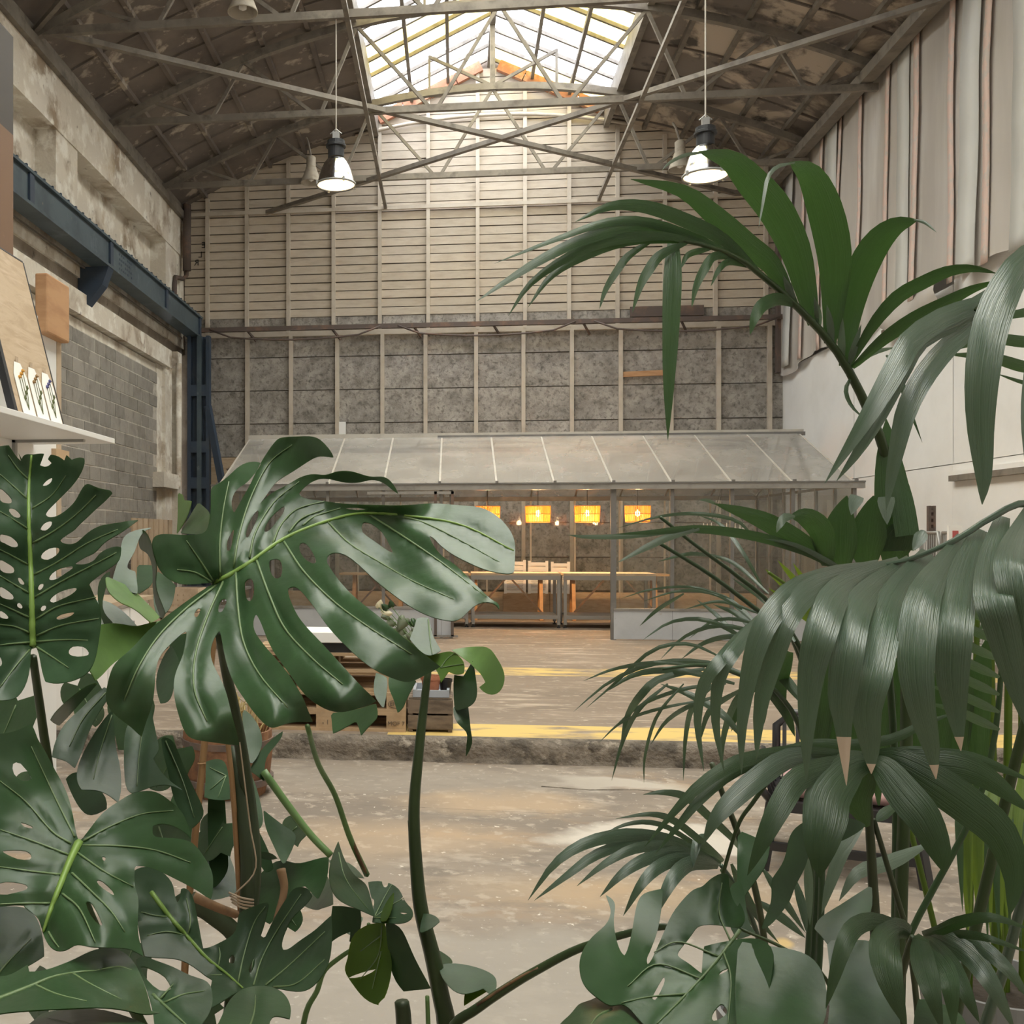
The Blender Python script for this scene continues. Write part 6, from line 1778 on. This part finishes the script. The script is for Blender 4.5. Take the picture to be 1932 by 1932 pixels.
# ================================================================ YELLOW-GREEN CANE PALM FURTHER BACK
yp = thing('cane_palm', floor_at(1880, 2.9), 'yellow-green cane palm glimpsed between the other palm fronds', 'palm')
plant_pot(yp, yp.location, .2, .36)
for x0, x1, w in ((1868, 1878, 8), (1905, 1898, 9), (1845, 1830, 7), (1925, 1930, 7)):
    stalk(yp, [(x0, 1120, 2.85), ((x0 + x1) / 2, 1400, 2.87), (x1, 1700, 2.9), (x1 - 5, 2200, 2.9)], w * .7, w, 'palm_yellow', 'cane')
    for j, (dx, dy) in enumerate(((-60, 90), (55, 80), (-30, -25), (28, -30), (-75, 20), (70, 15))):
        blade(yp, [(x0, 1124, 2.85), (x0 + dx * .5, 1095 + dy * .3, 2.82 + .03 * (j % 3)), (x0 + dx, 1115 + dy, 2.8 + .06 * (j % 3))], 13, 'palm_yellow' if j % 2 else 'palm_green', n=9)
f = frond(yp, "1870,2200,2.9 1700,1500,2.9 1600,1240,2.85 1500,1120,2.8 1450,1080,2.75", 6, 3, 'palm_yellow')
for s, w in (("1530,1150 1480,1105 1443,1073", 12), ("1535,1145 1500,1095 1467,1057", 12), ("1540,1140 1520,1100 1496,1062", 11), ("1550,1170 1500,1140 1450,1110", 14), ("1580,1210 1530,1170 1490,1150", 16), ("1600,1230 1570,1180 1545,1140", 14), ("1640,1300 1600,1240 1575,1210", 16), ("1560,1180 1600,1150 1620,1110", 9), ("1700,1330 1670,1270 1655,1220", 14), ("1720,1345 1695,1290 1685,1240", 12), ("1650,1200 1610,1170 1590,1130", 10)):
    blade(f, [(x, y, 2.8) for x, y in P(s)], w, 'palm_yellow', n=9)
f = frond(yp, "1900,2200,2.9 1890,1800,2.85 1880,1500,2.8 1850,1380,2.75", 6, 3, 'palm_yellow')
for k in range(14):
    x = 1800 + (k * 37) % 132
    blade(f, [(x + 25, 1420 + (k * 29) % 90, 2.7), (x + 10, 1540 + (k * 17) % 60, 2.6), (x + 16, 1720 + (k * 23) % 70, 2.55)], 16 + (k % 3) * 4, 'palm_yellow' if k % 3 else 'palm_green', n=10)

# ================================================================ DARK SPLIT-LEAF PLANT AT THE LOWER RIGHT
mC = thing('split_leaf_plant', floor_at(1480, 1.5), 'low split-leaf plant growing under the palm fans, its stalk reaching across the floor', 'plant')
mC.location.y += .02
plant_pot(mC, mC.location, .18, .4, 'terracotta')
ZR = (960, 1400, 3.578)
leaf(mC, ZR, "655,1035 710,1070 719,1120 705,1200 720,1320 750,1410 780,1442 810,1380 840,1230 856,1130 882,1050 930,1015 1000,1000 1042,1000 1032,1100 1020,1200 1000,1290 960,1400 930,1460 935,1500 960,1480 1000,1390 1050,1280 1100,1160 1180,1060 1250,990 1310,980 1350,930 1440,880 1482,900 1482,960 1510,1060 1545,1110 1562,1090 1600,1180 1560,1260 1400,1230 1280,1240 1250,1282 1190,1360 1140,1420 1146,1456 1230,1500 1302,1562 1310,1400 1360,1370 1500,1340 1700,1320 1800,1420 1760,1650 1700,1930 1500,2000 1000,2000 850,1830 762,1762 690,1792 600,1730 540,1682 490,1612 475,1510 490,1420 560,1312 655,1242 690,1160 680,1100",
     "655,1035,1.52 1040,1000,1.5 1450,890,1.48 480,1500,1.36 700,1790,1.3 1000,1500,1.4 1300,1200,1.44 1560,1250,1.42 1700,1330,1.36 1700,1930,1.2 1000,2000,1.24",
     holes=["968,1730 985,1690 1040,1592 1052,1600 1045,1640 1000,1730 980,1742", "1415,1575 1440,1545 1482,1530 1470,1550", "1370,1860 1385,1820 1430,1772 1460,1790 1475,1830 1430,1870 1385,1885", "1650,1390 1662,1440 1652,1448"],
     mid="1560,1270 1400,1480 1200,1700 1000,1900", veins=["1300,1600 1000,1500 800,1650", "1420,1450 1150,1350 980,1420", "1200,1700 950,1720 760,1760", "1450,1420 1500,1600 1480,1900", "1500,1350 1420,1150 1440,950"], mat='leaf_dark', vmat='vein_dark', mr=.003, groove=.006)
ZQ = (1392, 1350, 3.32)
for out, hand, mt in (
        ("440,655 470,640 520,660 470,760 445,860 420,960 350,1080 330,1160 260,1250 200,1320 150,1330 190,1220 215,1150 210,1040 230,1000 300,900 315,780 360,700", "440,655,1.6 520,660,1.6 330,1160,1.55 180,1330,1.5", 'leaf_dark'),
        ("480,1335 520,1260 640,1190 760,1110 840,1080 840,1250 760,1300 690,1340 640,1420 600,1500 560,1420", "480,1335,1.5 840,1080,1.55 600,1500,1.45", 'leaf_dark'),
        ("560,1440 680,1415 800,1405 880,1440 920,1500 960,1640 1020,1932 980,2010 560,2010 600,1760", "560,1440,1.45 880,1440,1.42 1000,1932,1.3 560,2010,1.28", 'leaf_dark'),
        ("0,1470 120,1440 300,1460 450,1500 540,1620 560,1800 500,2010 0,2010", "0,1470,1.36 450,1500,1.32 500,2000,1.18 0,2010,1.16", 'leaf_dark'),
        ("680,640 760,660 800,690 740,740 640,790 660,700", "680,640,1.6 800,690,1.6 650,780,1.58", 'leaf_dark'),
        ("1130,1780 1250,1800 1380,1850 1430,1932 1420,2010 1100,2010", "1130,1780,1.4 1430,1932,1.35 1100,2010,1.3", 'leaf_dark'),
        ("1260,1600 1340,1620 1420,1730 1370,1740 1280,1690", "1260,1600,1.5 1420,1730,1.48 1280,1690,1.46", 'leaf_dark'),
        ("0,760 100,760 200,820 170,960 90,1060 30,1150 0,1160", "0,760,1.7 200,820,1.65 0,1160,1.6", 'leaf_dark'),
        ("0,1040 40,1080 60,1300 110,1360 0,1400 -60,1300 -60,1080", "0,1040,1.6 60,1300,1.55 -60,1300,1.55", 'leaf_dark')):
    leaf(mC, ZQ, out, hand, mat=mt, groove=0, grid=14)
leaf(mC, ZR, "350,1903 400,1860 450,1800 480,1765 560,1745 600,1720 650,1770 720,1790 770,1762 830,1820 900,1870 960,1903 900,1990 400,1990", "350,1903,1.3 600,1720,1.36 960,1903,1.3 600,1990,1.18", mid="690,1805 600,1850 520,1960", mat='leaf_mid', vmat='vein_dark', mr=.002)
stalk(mC, "1270,1750,1.62 1245,1749,1.63 1189,1760,1.66 1094,1789,1.7 1016,1829,1.74 960,1862,1.78 900,1903,1.82 850,1945,1.86 830,2060,1.9", 6, 10, 'petiole')
stalk(mC, "1016,1826,1.735 970,1850,1.765 900,1896,1.81", 2.5, 2.5, 'bark', 'leaf_sheath')
stalk(mC, "1395,1752,1.45 1480,1790,1.42 1560,1850,1.4 1600,2000,1.4", 3, 4, 'petiole', 'petiole')
stalk(mC, "1400,1840,1.4 1420,2000,1.42 1470,2150,1.48", 12, 15, 'stem_dark', 'stem')

# ================================================================ WHITE-FLOWERED PLANT IN THE TERRACOTTA POT
an = thing('anthurium_plant', (pc.x, pc.y, pc.z + .122), 'grey-green potted plant with two cream white flowers', 'plant')
M('leaf_dusty', (.19, .22, .15), .5, transl=((.2, .3, .12), .2))
M('spathe', (.8, .74, .55), .5, transl=((.8, .75, .5), .25))
ZN = (580, 1090, 5.853)
def hleaf(px, py, ang, s, mat, d, nm='leaf'):
    """small heart-shaped blade"""
    vs, fs = [], []
    prof = [(0, .0), (.16, -.14), (.36, -.1), (.46, .12), (.42, .38), (.28, .68), (.1, .92), (0, 1)]
    L = [(-x, y) for x, y in prof[1:-1]][::-1]
    ring = prof + L
    c = aD(px, py, d)
    ca, sa = math.cos(ang), math.sin(ang)
    k = s / F * d
    r_ = Vector((CS, SN, 0)); u_ = Vector((0, 0, 1)); fw = Vector((-SN, CS, 0))
    def at(x, y): 
        X, Y = (x * ca - y * sa) * k, (x * sa + y * ca) * k
        return c + r_ * X + u_ * Y + fw * (.25 * abs(x) * k - .3 * k * y * (y - .3))
    vs = [at(0, .35)] + [at(x, y) for x, y in ring]
    n = len(ring)
    fs = [(0, 1 + i, 1 + (i + 1) % n) for i in range(n)]
    o = MB().add(vs, fs).build(nm, mat, an, smooth=True)
    so = o.modifiers.new('thick', 'SOLIDIFY'); so.thickness = .001
    return c
dA = 7.7
base = Vector((pc.x, pc.y, pc.z + .125))
for zx, zy, ang, s, mt in ((790, 330, -.25, 16, 'spathe'), (825, 400, -1.5, 20, 'spathe'), (1080, 450, 2.6, 26, 'leaf_dusty'), (1040, 560, 2.9, 24, 'leaf_dusty'), (950, 480, 2.2, 20, 'leaf_dusty'), (1140, 480, -2.2, 18, 'leaf_mid'), (900, 430, 1.6, 16, 'leaf_dusty'), (950, 560, 2.7, 18, 'leaf_dusty'), (1060, 640, 3.2, 20, 'leaf_dusty'), (880, 350, .8, 15, 'leaf_mid'), (1120, 620, -2.6, 18, 'leaf_dusty'), (1340, 560, 2.9, 15, 'leaf_mid'), (980, 620, 2.5, 18, 'leaf_dusty'), (930, 320, .2, 13, 'leaf_mid'), (1190, 560, -2.7, 20, 'leaf_dusty'), (1090, 730, 3.1, 22, 'leaf_dusty')):
    c = hleaf(ZN[0] + zx / ZN[2], ZN[1] + zy / ZN[2], ang, s, mt, dA, 'flower' if mt == 'spathe' else 'leaf')
    mid_ = (base + c) / 2 + Vector((.02, 0, .05))
    MB().tube([base, mid_, c], .003, 5).build('petiole', 'petiole_light', an)
